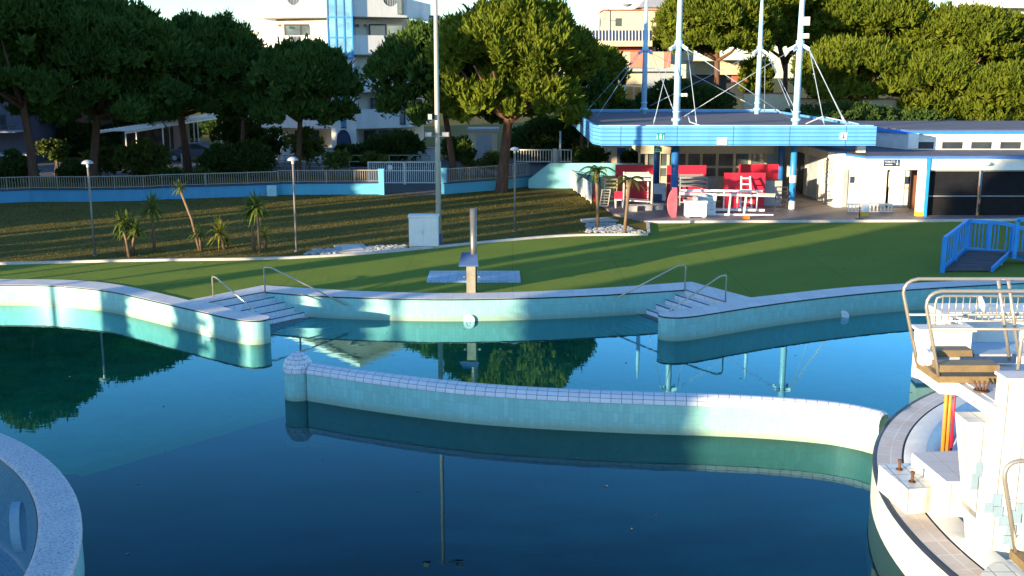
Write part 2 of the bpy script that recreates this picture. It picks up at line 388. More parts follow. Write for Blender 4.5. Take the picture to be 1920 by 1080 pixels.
# added shade casters out of view: (kind, x, y, height, radius, crown base)
SHADE = [('full', *_at(u), h, rx, zb) for u, h, rx, zb in ((-16.4,13.6,1.9,.6), (-19.2,14.0,2.2,.5), (-22.2,13.4,1.7,.5), (-24.6,11,.34,.6), (-27.9,9.4,.22,5.3),
    (-29.3,9.2,.34,.6), (-31.2,8.0,.26,.5), (-35.1,8.2,.22,.5), (-35.7,9.8,.5,5.6))]
SHADE += [('dome', *_at(u, x), h, rx, zb) for u, x, h, rx, zb in ((-51.5,-36,17.5,3.4,6.0), (-59,-44,15.6,4.6,6.5), (-66,-50,16.2,4.6,7.5), (-73,-58,15.8,5.2,8.5), (-81,-66,15.5,4.6,8), (-89,-74,18,5,7), (-98,-82,18,5.5,6), (-108,-90,18,5.5,5))]
SHADE += [('full', *_at(u, x), h, rx, zb) for u, x, h, rx, zb in ((-55.5,-38,7.8,1.5,.4), (-60.5,-42,8.2,2.1,.4), (-65.0,-46,7.8,1.4,.4), (-49.5,-36,10,.7,.5), (-47,-36,6.0,.4,.5), (-37.6,-36,7.2,.22,4.4), (-39.6,-36,7.2,.25,4.4), (-68,-50,9.5,2.2,.4), (-71.5,-54,9.5,1.5,.4), (-42.6,-36,6,.25,.4), (-45.4,-36,6.4,.22,.4), (-44.6,-36,11.8,.8,7.4), (-41,-36,11.4,1.0,7.4), (-57.4,-40,7.8,1.2,.4), (-63,-44,7.8,1.2,.4), (-84,-66,10,2.8,.4), (-92,-74,10,3,.4), (-75,-58,9,2.2,.4))]
# ------------------------------------------------------------------ pool outline
def pts(*q, z=.05): return [P(a, b, z) for a, b in q]
def smooth(pl, k=2):
    for _ in range(k):
        q = [pl[0]]
        for a, b in zip(pl, pl[1:]): q += [a*.75+b*.25, a*.25+b*.75]
        pl = q+[pl[-1]]
    return pl
V3 = lambda x, y, z=.05: Vector((x, y, z))
WZ = -.7
farL = [V3(-31,-8), V3(-31,22), V3(-30,28), V3(-27.5,32.6), V3(-24,35.2), V3(-20.5,36.3)]
Lw = smooth(farL+[V3(-17.9,36.45), V3(-15.85,36.3), V3(-13.75,35.45), V3(-12.6,34.58), V3(-10.98,33.28), V3(-9.42,32.05), V3(-8.45,31.27), V3(-7.85,30.95), V3(-7.45,31.02), V3(-7.28,31.3), V3(-7.4,31.6)])
Lback = [V3(-8.73,32.49), V3(-9.75,33.5)]
A0, B0 = V3(-9.75,33.5), V3(-8.31,35.18)
ARC = smooth([B0, V3(-6.86,34.66), V3(-5.25,34.30), V3(-3.2,34.05), V3(-1.75,34.0), V3(.35,34.18), V3(2.4,34.56), V3(4.1,35.0), V3(5.86,35.54)])
A1, B1 = V3(6.89,33.55), V3(5.86,35.54)
Rback = [V3(6.0,32.9), V3(4.75,32.2)]
Rw = smooth([V3(4.52,32.0), V3(4.45,31.72), V3(4.7,31.42), V3(5.21,31.42), V3(6.3,32.05), V3(7.77,33.0), V3(9.99,34.2), V3(13.3,35.6), V3(17.9,36.75), V3(22,37.5), V3(26,37.2), V3(30,34.5), V3(32,29), V3(32,-8)])
outline = Lw+Lback+[B0]+ARC[1:]+[A1]+Rback+Rw
# the stairs leave the outline between A0-B0 and B1-A1
outline = Lw+Lback+[A0*1.0]*0+ARC+[A1]+Rback+Rw
RC, RO, RI = (-16.6, 12.5), 10.3, 9.62
ring_hole = [(RC[0]+(RO-.3)*math.cos(2*math.pi*k/96), RC[1]+(RO-.3)*math.sin(2*math.pi*k/96)) for k in range(96)]
def sheet(outer, holes, z, name, mat):
    loops = [[Vector((p[0], p[1], 0)) for p in l] for l in [outer]+holes]
    tri = geometry.tessellate_polygon(loops); vs = [(p.x, p.y, z) for l in loops for p in l]
    fs = []
    for a, b, c in tri:
        A, B, C_ = vs[a], vs[b], vs[c]
        fs.append((a, b, c) if (B[0]-A[0])*(C_[1]-A[1])-(B[1]-A[1])*(C_[0]-A[0]) > 0 else (a, c, b))
    return struct(MB().add(vs, fs), name, mat)
sheet([(-900,-900),(900,-900),(900,900),(-900,900)], [outline], -.004, 'ground', 'ground')
sheet(outline, [ring_hole], WZ, 'water', 'water')
# shallow floor north of the stripe and the divider wall, deep floor south of it
la, lb = P(545, 768, -1.4), P(140, 888, -1.4)
edge = [Vector((-31, lb.y-4.5, 0)), Vector((lb.x-3, lb.y-1.2, 0)), Vector((lb.x, lb.y, 0)), Vector((la.x, la.y, 0)), V3(-3.36,24.8,0), V3(.49,23.55,0), V3(5.25,23.0,0), V3(8.0,21.8,0), V3(32,21.8,0)]
sheet([(-31.5,37.8)]+[(p.x, p.y) for p in edge]+[(32.5,21.8),(32.5,39)], [], -1.4, 'pool_floor', 'shallow_floor')
m = MB(); m.strip([Vector((p.x, p.y, -1.4)) for p in edge], [Vector((p.x+.3, p.y-2.4, -2.8)) for p in edge], False); struct(m, 'pool_floor', 'pool_floor')
sheet([(p.x+.3, p.y-2.4) for p in edge]+[(33,-9),(-32,-9)], [], -2.8, 'pool_floor', 'pool_floor')
u_ = (lb-la).normalized(); n_ = Vector((-u_.y, u_.x, 0))*.32; z_ = Vector((0,0,.006))
struct(MB().add([la-n_+z_, la+n_+z_, lb+n_+z_, lb-n_+z_], [(0,1,2,3)]), 'floor_line', 'lane')

def pool_wall(line, name, label, top):
    r = thing(name, label, 'pool wall', (line[len(line)//2].x, line[len(line)//2].y, -1.9))
    lo = [Vector((p.x, p.y, -1.9)) for p in line]; hi = [Vector((p.x, p.y, .012)) for p in line]
    MB().strip(lo, hi, True).build('wall', 'wall_tile', r)
    j0 = []
    for i, p in enumerate(line):
        d = (line[min(i+1, len(line)-1)]-line[max(i-1, 0)]); d.z = 0; d.normalize(); j0.append(Vector((p.x+d.y*.010, p.y-d.x*.010, .0)))
    MB().strip(j0, [Vector((p.x, p.y, .045)) for p in j0], True).build('edge_joint', 'dark_line', r)
    m = MB()
    for poly in top: m.prism(poly, .013, .05)
    m.build('coping', 'coping', r)
    return r
Lout = smooth([V3(-32,-8), V3(-32,22.5), V3(-31,28.6), V3(-28.2,33.6), V3(-24.5,36.2), V3(-20.8,37.3), V3(-18.2,37.42), V3(-15.6,37.3), V3(-14.0,36.64), V3(-12.26,35.36), V3(-10.51,33.86)])
pool_wall(Lw+Lback+[A0], 'pool_wall', 'aqua tiled pool wall sweeping from the left into a rounded pier beside the stairs', [Lw+Lback+[A0]+[Lout[-1]]+Lout[::-1][1:]])
arc_out = smooth([V3(-8.67,36.31), V3(-7.3,35.9), V3(-5.4,35.35), V3(-3.28,35.03), V3(-1.78,34.94), V3(.83,35.2), V3(3.5,35.94), V3(6.34,36.93)])
pool_wall(ARC, 'pool_wall', 'concave aqua tiled pool wall between the two flights of steps', [ARC+arc_out[::-1]])
Rout = smooth([V3(7.85,34.28), V3(8.88,34.75), V3(11.5,36.0), V3(13.72,36.6), V3(18.4,37.75), V3(22.2,38.5), V3(26.5,38.2), V3(30.8,35.2), V3(33,29.5), V3(33,-8)])
pool_wall([A1]+Rback+Rw, 'pool_wall', 'shaded aqua tiled pool wall running right from its rounded pier past the shower', [[A1]+Rback+Rw+Rout[::-1]])
# deck corner pieces above the stairs belong to each flight
def stairs(A, B, outer, sgn, label, poly):
    r = thing('pool_stairs', label, 'stairs', ((A.x+B.x)/2, (A.y+B.y)/2, -1.9))
    n = (B-A); n.z = 0; L = n.length; n.normalize()
    g = Vector((n.y, -n.x, 0))
    if g.y > 0: g = -g
    tr = .34
    m = MB(); ns = MB()
    for i in range(1, 12):
        z = .05-.15*i
        c0 = A-n*(.9 if i > 0 else 0)+g*(tr*(i-1)); c1 = B+n*1.3+g*(tr*(i-1))
        c2 = c1+g*tr*1.0; c3 = c0+g*tr*1.0
        m.prism([c0, c1, c2, c3], -1.9, z)
        e0 = c3-g*.045; e1 = c2-g*.045
        ns.prism([e0, e1, c2+g*.004, c3+g*.004], z-.02, z+.004)
    m.build('tread', 'step', r); ns.build('nosing', 'nosing', r)
    d = MB().prism(poly, -.12, .046); d.build('landing', 'coping', r)
    e0, e1 = A, B
    MB().prism([e0-g*.05, e1-g*.05, e1+g*.003, e0+g*.003], .03, .054).build('top_nosing', 'nosing', r)
    return r
stairs(A0, B0, None, 1, 'left flight of white pool steps with dark edges going down into the water', [A0, B0, V3(-8.67,36.31), V3(-10.51,33.86)])
stairs(A1, B1, None, -1, 'right flight of white pool steps with sunlit risers going down into the water', [A1, B1, V3(6.34,36.93), V3(7.85,34.28)])
# round inlets on the walls
def inlet(px, py, y, label, nrm):
    c = PD(px, py, y); c.z = WZ+.05; m = MB(); n = Vector(nrm).normalized(); up = Vector((0,0,1)); sd = n.cross(up)
    def loop(r_, dn): return [c+(sd*math.cos(2*math.pi*k/28)+up*math.sin(2*math.pi*k/28))*r_+n*dn for k in range(29)]
    prof = [(.185, .0), (.185, .02), (.17, .03), (.10, .03), (.09, .02), (.085, .012), (.05, .012), (.045, .02), (.0, .022)]
    for (r0, d0), (r1, d1) in zip(prof, prof[1:]): m.strip(loop(r0, d0), loop(r1, d1), False)
    o = single(m, 'water_inlet', 'white', label, 'inlet', 'round inlets on the pool walls')
inlet(880, 607, 33.985, 'round white water inlet on the concave wall below the shower', (0,-1,0))
inlet(221, 580, 35.25, 'round white water inlet on the sunlit left wall', (-.5,-1,0))
inlet(1582, 584, 34.6, 'round white water inlet on the shaded right wall', (-.4,-1,0))

# ------------------------------------------------------------------ wave wall with domed end
sp_ = smooth([V3(-5.0,25.66,0), V3(-3.36,24.85,0), V3(-1.25,24.0,0), V3(.49,23.58,0), V3(2.9,23.22,0), V3(5.25,23.02,0), V3(6.95,22.6,0), V3(7.6,22.2,0), V3(7.97,21.8,0)], 3)
r = thing('divider_wall', 'curved free standing aqua tiled wall with a white tiled rounded top in the water', 'pool wall', (0, 23.6, -1.9))
nr = []
for i, p in enumerate(sp_):
    d = (sp_[min(i+1, len(sp_)-1)]-sp_[max(i-1, 0)]).normalized(); nr.append(Vector((-d.y, d.x, 0)))
def off(dist, z): return [Vector((p.x+n.x*dist, p.y+n.y*dist, z)) for p, n in zip(sp_, nr)]
m = MB(); m.strip(off(-.21, -1.9), off(-.21, .03)); m.strip(off(.21, -1.9), off(.21, .03), flip=True)
m.build('wall_face', 'wall_tile', r)
m = MB(); K = 8; prof = [(-.225*math.cos(math.pi*k/K), .03+.19*math.sin(math.pi*k/K)) for k in range(K+1)]
prof = [(-.225, -.01)]+prof+[(.225, -.01)]
vs = []; fs = []; uv = []; acc = [0]
for i in range(1, len(prof)): acc.append(acc[-1]+math.dist(prof[i], prof[i-1]))
us = [0]
for i in range(1, len(sp_)): us.append(us[-1]+(sp_[i]-sp_[i-1]).length)
N = len(prof)
for i, (p, n) in enumerate(zip(sp_, nr)):
    drop = .10*max(0, (i/len(sp_)-.93)/.07)**2
    vs += [(p.x+n.x*a, p.y+n.y*a, z-drop) for a, z in prof]
for i in range(len(sp_)-1):
    for k in range(N-1):
        fs.append((i*N+k, (i+1)*N+k, (i+1)*N+k+1, i*N+k+1)); uv.append([(us[i],acc[k]),(us[i+1],acc[k]),(us[i+1],acc[k+1]),(us[i],acc[k+1])])
m.add(vs, fs, uv, True); m.build('rounded_cap', 'cap_tile', r)
m = MB(); m.lathe([(.36, -1.9), (.36, .02)], (-5.36, 25.78, 0), 40); m.build('end_column', 'wall_tile', r)
m = MB(); m.lathe([(.375, -.005), (.375, .03)]+[(.375*math.cos(a*math.pi/20), .03+.45*math.sin(a*math.pi/20)) for a in range(1, 11)], (-5.36, 25.78, 0), 40); m.build('dome', 'cap_tile', r)

# ------------------------------------------------------------------ round basin at lower left
r = thing('round_basin', 'empty round basin with a broad speckled rim and blue mosaic inside at lower left', 'basin', (RC[0], RC[1], -1.9))
m = MB(); m.lathe([(RO-.02, -1.9), (RO-.02, -.02)], (*RC, 0), 160); m.build('outer_wall', 'wall_tile', r)
m = MB(); m.lathe([(RI+.03, .1), (RI+.0, .05), (RI+.03, .13), (RI+.09, .15), (RO-.1, .15), (RO-.03, .13), (RO, .07), (RO, -.02), (RO-.03, -.03)], (*RC, 0), 160); m.build('rim', 'terrazzo', r)
m = MB(); m.lathe([(RI-2.2, -1.88), (RI-.1, -1.8), (RI, -1.7), (RI, .08)], (*RC, 0), 160); m.build('inner_wall', 'mosaic', r)
m = MB(); m.lathe([(0.01, -1.89), (RI-2.0, -1.875)], (*RC, 0), 96); m.build('basin_floor', 'mosaic', r)
rd = ray(34, 988); best = min(((abs(math.hypot(rd[0]*k*.02-RC[0], rd[1]*k*.02-RC[1])-RI), k*.02) for k in range(500, 1400)))[1]
hp = Vector((rd[0]*best, rd[1]*best, H+rd[2]*best)); th = math.atan2(hp.y-RC[1], hp.x-RC[0])
m = MB(); cc = Vector((RC[0]+(RI-.03)*math.cos(th), RC[1]+(RI-.03)*math.sin(th), hp.z)); tg = Vector((-math.sin(th), math.cos(th), 0)); inn = Vector((-math.cos(th), -math.sin(th), 0))
loop = [cc+tg*.22*math.cos(2*math.pi*k/24)+Vector((0,0,.38*math.sin(2*math.pi*k/24))) for k in range(24)]
m.add([p+inn*.03 for p in loop]+[p-inn*.1 for p in loop], [tuple(range(24))]+[(k, (k+1) % 24, 24+(k+1) % 24, 24+k) for k in range(24)])
m.build('oval_cover', 'cover_blue', r)

# ------------------------------------------------------------------ diving island
IC, IR = (16.7, 16.2), 10.28
r = thing('diving_island', 'round white tiled island with tan rim and dark edge tiles under the diving platform', 'pool island', (IC[0], IC[1], -1.9))
def ringpart(name, mat, prof, n=180): MB().lathe(prof, (*IC, 0), n).build(name, mat, r)
ringpart('outer_wall', 'white_wall_uv', [(IR, -1.9), (IR, .0)]) if 'white_wall_uv' in MT else ringpart('outer_wall', 'wall_tile', [(IR, -1.9), (IR, -.0)])
ringpart('edge_tiles', 'dark_line', [(IR+.01, -.01), (IR+.01, .05), (IR-.07, .055)])
ringpart('rim', 'tan_tile', [(IR-.07, .053), (IR-.5, .06), (IR-.52, .06)])
ringpart('gutter', 'dark_line', [(IR-.52, .06), (IR-.52, .03), (IR-.56, .03), (IR-.56, .06)])
ringpart('channel', 'white_conc', [(IR-.56, .06), (IR-.60, .075), (IR-.95, .13), (IR-.98, .12)])
ringpart('inner_slope', 'blue_tile', [(IR-.98, .12), (IR-1.05, .05), (IR-1.36, -.30)])
ringpart('riser', 'white_conc', [(IR-1.36, -.30), (IR-1.42, .05), (IR-1.45, .075)])
ringpart('inner_kerb', 'purple_tile', [(IR-1.45, .075), (IR-1.95, .085), (IR-1.98, .07)])
ringpart('bowl', 'blue_tile', [(IR-1.98, .07), (IR-2.05, -.1), (IR-2.6, -.35)])
ringpart('island_floor', 'purple_tile', [(IR-2.6, -.35), (IR-2.65, -.05), (.1, -.05)])
# block with bolts
m = MB()
q = [Vector((6.95,16.95,0)), Vector((6.95,18.25,0)), Vector((7.0,18.3,0))]
r2 = thing('mounting_block', 'low white tiled block with two rusty bolts on the island rim', 'block', (6.95, 17.5, .06))
b1 = [P(1648,872,.5), P(1707,868,.5), P(1762,913,.5), P(1703,918,.5)]
MB().prism(b1, .05, .5).build('block', 'white_tile', r2)
b2 = [P(1710,849,.74), P(1797,846,.74), P(1797,899,.74), P(1775,903,.74)]
b2 = [b2[0], b2[1]+Vector((.5,.1,0)), b2[2]+Vector((.5,-.1,0)), b2[3]]
MB().prism(b2, .05, .70).build('step', 'white_tile', r2)
MB().prism(b2, .702, .74).build('step_top', 'terrace_top' if 'terrace_top' in MT else 'coping', r2)
for px, py in ((1686, 881), (1710, 904)):
    c = P(px, py, .5); m = MB(); m.tube([c, c+Vector((0,0,.02))], .06, 12); m.tube([c+Vector((0,0,.02)), c+Vector((0,0,.17))], .025, 10); m.tube([c+Vector((0,0,.15)), c+Vector((0,0,.19))], .036, 6)
    m.build('bolt', 'bark', r2)
# ------------------------------------------------------------------ diving tower
r = thing('diving_tower', 'white tiled diving tower with wood edged platform and steel rails at right', 'diving tower', (8.3, 14.6, -.05))
ZP = 2.4
FY = 15.3
e_far = P(1721, 687, ZP); e_mid = P(1763, 716, ZP); e_near = P(1868, 765, ZP)
slab = [e_far, e_mid, P(1798, 719, ZP), Vector((e_near.x, e_near.y, ZP)), V3(12.5, e_near.y), V3(12.5, e_far.y+.2), V3(e_far.x+.5, e_far.y+.15)]
MB().prism(slab, ZP-.20, ZP).build('platform', 'white_conc', r)
MB().prism([slab[2]+Vector((.12,.05,0)), slab[3]+Vector((.12,.05,0)), slab[4], slab[5], slab[6]+Vector((.3,-.2,0)), slab[1]+Vector((.4,.1,0))], ZP, ZP+.012).build('platform_floor', 'coping', r)
xT0 = xat(1800, FY); PDb = P(1812, 1000, -.05)
def XF(px, py): return PD(px, py, FY).x
vs = []
for yy in (FY, FY+.5): vs += [(XF(1818, 762), yy, ZP-.2), (12.5, yy, ZP-.2), (12.5, yy, -.34), (XF(1842, 1050), yy, -.34)]
m = MB(); m.add(vs, [(3,2,1,0),(4,5,6,7),(0,4,7,3),(1,2,6,5),(2,3,7,6),(0,1,5,4)]); m.build('support_wall', 'white_tile', r)
px0 = PD(1889, 714, FY); zt3 = px0.z
m = MB(); m.box(px0.x, 12.5, FY-.03, FY+.34, ZP-.6, zt3); m.build('pier_block', 'white_tile', r)
m = MB(); m.box(px0.x-.03, 12.5, FY-.06, FY+.37, zt3, zt3+.05); m.build('pier_top', 'coping', r)
inl = ((1830,866,10,28),(1822,888,10,30),(1860,926,16,22),(1845,943,15,18),(1862,949,16,20),(1872,966,18,20),(1886,984,16,18),(1880,1003,14,16),(1893,1003,18,24),(1891,956,20,24),(1906,942,14,20))
for ii, (px, py, w, h) in enumerate(inl):
    m = MB(); a = PD(px, py, FY); b_ = PD(px+w, py+h, FY); m.box(a.x, b_.x, FY-.012-.003*ii, FY-.004-.0003*ii, b_.z, a.z); m.build('blue_inlay', 'blue_inlay', r)
m = MB(); q = [P(x, y, .12) for x, y in ((1838,1078),(1855,1058),(1890,1049),(1960,1046),(1990,1120),(1845,1120))]; m.prism(q, -.05, .12); m.build('foot_step', 'white_tile', r)
m = MB(); m.beam(e_far+Vector((.03,0,.05)), P(1761, 715, ZP)+Vector((.03,0,.05)), .12, .14); m.build('edge_board', 'wood', r)
def wbox(px0, py0, px1, py1, d, nm, dep, mt='wood'):
    m = MB(); pbox(m, px0, py0, px1, py1, d, dep); return m.build(nm, mt, r)
wbox(1760, 706, 1872, 718, 16.6, 'board_base', .40); wbox(1765, 698.5, 1870, 705.5, 16.64, 'board_gap', .1, 'dark'); wbox(1763, 685, 1874, 698, 16.62, 'spring_board', .34)
wbox(1757, 657, 1824, 669, 17.6, 'spring_board', .30); wbox(1757, 669.5, 1826, 682, 17.63, 'board_base', .25, 'grey'); wbox(1827, 664, 1905, 682, 17.65, 'grey_chest', .3, 'grey')
def rail(d, foot, knee, top):
    f = PD(foot[0], foot[1], d); k = PD(knee[0], knee[1], d); t_ = PD(top[0], top[1], d); c1 = PD(knee[0], top[1]+4, d)
    bez = [(1-u)**2*k+2*u*(1-u)*c1+u*u*t_ for u in (0, .25, .5, .75, 1)]
    MB().tube([f, f.lerp(k, .5)]+bez+[Vector((t_.x+1.5, d, t_.z)), Vector((t_.x+5, d-.1, t_.z))], .029, 10).build('rail', 'chrome', r)
    return f, k, t_
f, k, t_ = rail(17.55, (1720, 682), (1694, 550), (1722, 523))
mm_ = f.lerp(k, .70); MB().tube([mm_, Vector((mm_.x+4.6, 17.55, mm_.z))], .024, 8).build('mid_rail', 'chrome', r)
f, k, t_ = rail(16.65, (1761, 712), (1737, 576), (1764, 546))
mm_ = f.lerp(k, .70); MB().tube([mm_, Vector((mm_.x+4.6, 16.65, mm_.z))], .024, 8).build('mid_rail', 'chrome', r)
for (x0, y0), (x1, y1), d in (((1872, 526), (1893, 676), 17.5), ((1891, 526), (1912, 680), 17.45)):
    MB().tube([PD(x0, y0, d), PD(x1, y1, d)], .03, 8).build('rail_post', 'chrome', r)
a = PD(1907, 708, FY+.5); b_ = PD(1914, 650, FY+.5); c_ = PD(1914, 624, FY+.5); e_ = PD(1935, 622, FY+.5)
bez = [(1-u)**2*b_+2*u*(1-u)*c_+u*u*e_ for u in (0, .25, .5, .75, 1)]
MB().tube([a]+bez+[PD(2100, 622, FY+.5)], .03, 8).build('rail', 'chrome', r)
c = P(1840, 733, ZP+.012); m = MB()
for dx in (-.12, -.04, .05, .13): m.tube([c+Vector((dx*.4, 0, 0)), c+Vector((dx, .02, .16))], .016, 6)
m.tube([c, c+Vector((0,0,.02))], .12, 10); m.build('bracket', 'bark', r)
a = P(1773, 846, .08); b_ = Vector((a.x-.02, a.y, 1.6)); m = MB()
for dx in (-.06, .02): m.tube([a+Vector((dx,0,0)), b_+Vector((dx,0,0))], .04, 8)
m.build('steel_leg', 'orange', r)
m = MB(); m.tube([a+Vector((.10,0,0)), b_+Vector((.10,0,0))], .03, 8); m.build('red_pole', 'red', r)
# lower board at the bottom right
r3 = thing('diving_board', 'low diving board with wooden edge and curved steel rail at the lower right', 'diving board', (7.3, 13.2, .05))
d = 13.4
a = PD(1905, 1035, d); k = PD(1884, 900, d); t_ = PD(1912, 864, d); c1 = PD(1880, 868, d)
bez = [(1-u)**2*k+2*u*(1-u)*c1+u*u*t_ for u in (0, .25, .5, .75, 1)]
MB().tube([a, a.lerp(k, .5)]+bez+[Vector((t_.x+2.2, d, t_.z))], .032, 10).build('rail', 'chrome', r3)
mm_ = a.lerp(k, .72); MB().tube([mm_, Vector((mm_.x+2.2, d, mm_.z))], .022, 8).build('mid_rail', 'chrome', r3)
m = MB(); q0 = PD(1901, 1037, d); m.box(q0.x, q0.x+2.4, d-.9, d+.12, q0.z-.12, q0.z); m.build('board', 'wood', r3)
m = MB(); m.box(q0.x+.6, q0.x+2.4, d-.8, d, -.35, q0.z-.122); m.build('pedestal', 'white_tile', r3)
m = MB(); c = PD(1918, 1018, d); m.lathe([(.001, -.11), (.09, -.08), (.13, 0), (.09, .08), (.001, .11)], c, 16)
single(m, 'float_ball', 'white', 'small white float beside the low curved rail at lower right', 'float')
# cloth bundle at the platform corner
m = MB(); c = PD(1736, 671, 17.4); rr = .145
vs = []; 
for i in range(13):
    for k_ in range(20):
        a1 = math.pi*i/12; a2 = 2*math.pi*k_/20; w = rr*(1+.10*math.sin(3*a2+2*a1)*math.sin(a1)+.05*math.sin(7*a2))
        vs.append((c.x+w*math.sin(a1)*math.cos(a2), c.y+w*math.sin(a1)*math.sin(a2), c.z+w*math.cos(a1)))
m.add(vs, [(i*20+k_, i*20+(k_+1) % 20, (i+1)*20+(k_+1) % 20, (i+1)*20+k_) for i in range(12) for k_ in range(20)], None, True)
single(m, 'cloth_bundle', 'white', 'round white bundle tied at the corner of the diving platform', 'bundle')
# white walled tub behind the tower
r4 = thing('spa_tub', 'white walled tub with thick rim standing behind the diving platform', 'tub', (13, 27.6, -1.9))
d = 27.0
a = PD(1726, 621, d); zt = a.z; zin = PD(1726, 655, d+1.2).z
m = MB(); m.box(a.x, a.x+1.35, d, d+.4, -1.9, zt); m.box(a.x+1.35, a.x+9, d+2.0, d+3.0, -1.9, zt); m.box(a.x+1.35, a.x+9, d, d+.3, -1.9, PD(1726, 668, d).z); m.build('wall', 'white_conc', r4)
m = MB(); m.prism([(a.x-.08, d-.08), (a.x+1.43, d-.08), (a.x+1.43, d+1.9), (a.x+9, d+1.9), (a.x+9, d+3.08), (a.x+1.3, d+3.08), (a.x+1.3, d+.48), (a.x-.08, d+.48)], zt, zt+.07); m.build('rim', 'white_conc', r4)
m = MB(); m.box(a.x+1.35, a.x+9, d+.3, d+2.0, -1.9, zin); m.build('inside_floor', 'inside_shade', r4)
r5 = thing('barred_railing', 'steel railing with thin upright bars standing on the white tub behind the platform rails', 'railing', (a.x+1, d+2.5, zt+.07))
d = 27.4; zt += .07
a = PD(1752, 606, d); k = PD(1754, 570, d); t_ = PD(1768, 555, d)
MB().tube([Vector((a.x,d,zt)), a, k, PD(1757, 559, d), t_, Vector((t_.x+6, d, t_.z))], .035, 8).build('top_rail', 'chrome', r5)
b_ = PD(1753, 602, d); MB().tube([b_, Vector((b_.x+6, d, b_.z))], .026, 8).build('bottom_rail', 'chrome', r5)
m = MB()
for i in range(24):
    x = PD(1768, 560, d).x+i*.18; m.tube([(x, d, b_.z), (x, d, t_.z)], .016, 6)
m.build('bars', 'chrome', r5)
for i in (0, 2.4): MB().tube([(b_.x+.3+i, d, zt), (b_.x+.3+i, d, b_.z)], .028, 8).build('post', 'chrome', r5)
c = PD(1843, 578, 27.3); m = MB(); m.tube([PD(1838, 556, 27.3), PD(1842, 572, 27.25), PD(1846, 586, 27.3)], [.05,.09,.03], 8); single(m, 'towel', 'white', 'white cloth knotted on the barred railing', 'cloth')

# ------------------------------------------------------------------ handrails
def handrail(base, top0, top1, end, zb, ze, label):
    b0 = P(*base, zb); y0 = b0.y
    t0 = PD(*top0, y0); t1 = PD(*top1, y0-.05)
    e = P(*end, ze)
    t0.x = b0.x
    t1 = t0+(Vector((e.x, e.y, t0.z))-t0).normalized()*.28
    m = MB(); m.tube([b0, t0-Vector((0,0,.06)), t0+(t1-t0)*.12, t1-(t1-t0)*.1, t1+(e-t1)*.03, e], .026, 10)
    o = recenter(m.build('handrail', 'chrome')); tag(o, label, 'handrail', 'steel handrails of the pool stairs')
handrail((400,556), (398,518), (412,518), (480,584), .05, .06, 'steel handrail on the pier side of the left pool steps')
handrail((497,548), (495,501), (510,501), (650,572), .05, -.2, 'steel handrail along the concave wall by the left pool steps')
handrail((1284,545), (1285,497), (1262,498), (1158,558), .05, -.05, 'steel handrail along the concave wall by the right pool steps')
handrail((1360,566), (1360,516), (1340,519), (1255,583), .05, .06, 'steel handrail on the pier side of the right pool steps')
# ------------------------------------------------------------------ turf, kerb, terrace
kerb = [P(*a) for a in [(-260,497),(-120,497),(0,496.5),(200,491),(330,489),(500,487),(600,482.5),(700,476),(820,464.5),(1000,447),(1090,441.5),(1215,441)]]
kerb = smooth(kerb)
ter = [P(1217,441), P(1215,418)]
R_edge = [P(1215,418.5), P(1750,416.5), V3(34,53.4,0), V3(60,54,0)]
turf_outer = kerb+R_edge+[V3(60,0,0), V3(34,-10,0)]
po = Lout+[V3(-8.67,36.31)]+arc_out[1:]+[V3(7.85,34.28)]+Rout[1:]
tp = [(p.x, p.y) for p in kerb]+[(p.x, p.y) for p in R_edge]+[(60, 0), (33.2, -8)]+[(p.x, p.y) for p in po[::-1]]+[(-34, -8), (-60, 0)]
# inset a little under the coping
sheet(tp, [], .002, 'turf', 'turf')
def ribbon(line, w, z0, z1):
    m = MB(); A = []; B = []
    for i, p in enumerate(line):
        d = (line[min(i+1, len(line)-1)]-line[max(i-1, 0)]); d.z = 0; d.normalize(); n = Vector((-d.y, d.x, 0))
        A.append(p-n*w/2); B.append(p+n*w/2)
    z = lambda L, h: [Vector((q.x, q.y, h)) for q in L]
    m.strip(z(A, z1), z(B, z1), False); m.strip(z(A, z0), z(A, z1), False); m.strip(z(B, z1), z(B, z0), False)
    return m
struct(ribbon(kerb, .16, -.01, .09), 'kerb', 'kerb')
tedge = [P(1217,441)+Vector((0,.1,0)), P(1215,419)]
struct(ribbon(tedge+[], .14, -.01, .08), 'kerb', 'kerb')
terr = [P(1125,384), P(1150,404), P(1215,418), P(1750,415.5), V3(34,53.4,0), V3(60,54,0), V3(60,80,0), V3(4.5,80,0)]
m = MB(); m.prism(terr, -.05, .10); struct(m, 'terrace', 'terrace')
struct(ribbon([terr[2]+Vector((0,-.06,0)), terr[3]+Vector((0,-.06,0)), terr[4]], .12, -.01, .115), 'kerb', 'kerb')
# road and gate ramp behind the fence
struct(MB().add([(-9.5,63.3,.003),(-3.9,63.3,.003),(-3.2,80,.003),(-9.8,80,.003)], [(0,1,2,3)]), 'path', 'road')
struct(MB().add([(-70,72,.007),(3.2,76,.007),(3.2,90,.007),(-70,86,.007)], [(0,1,2,3)]), 'road', 'road')
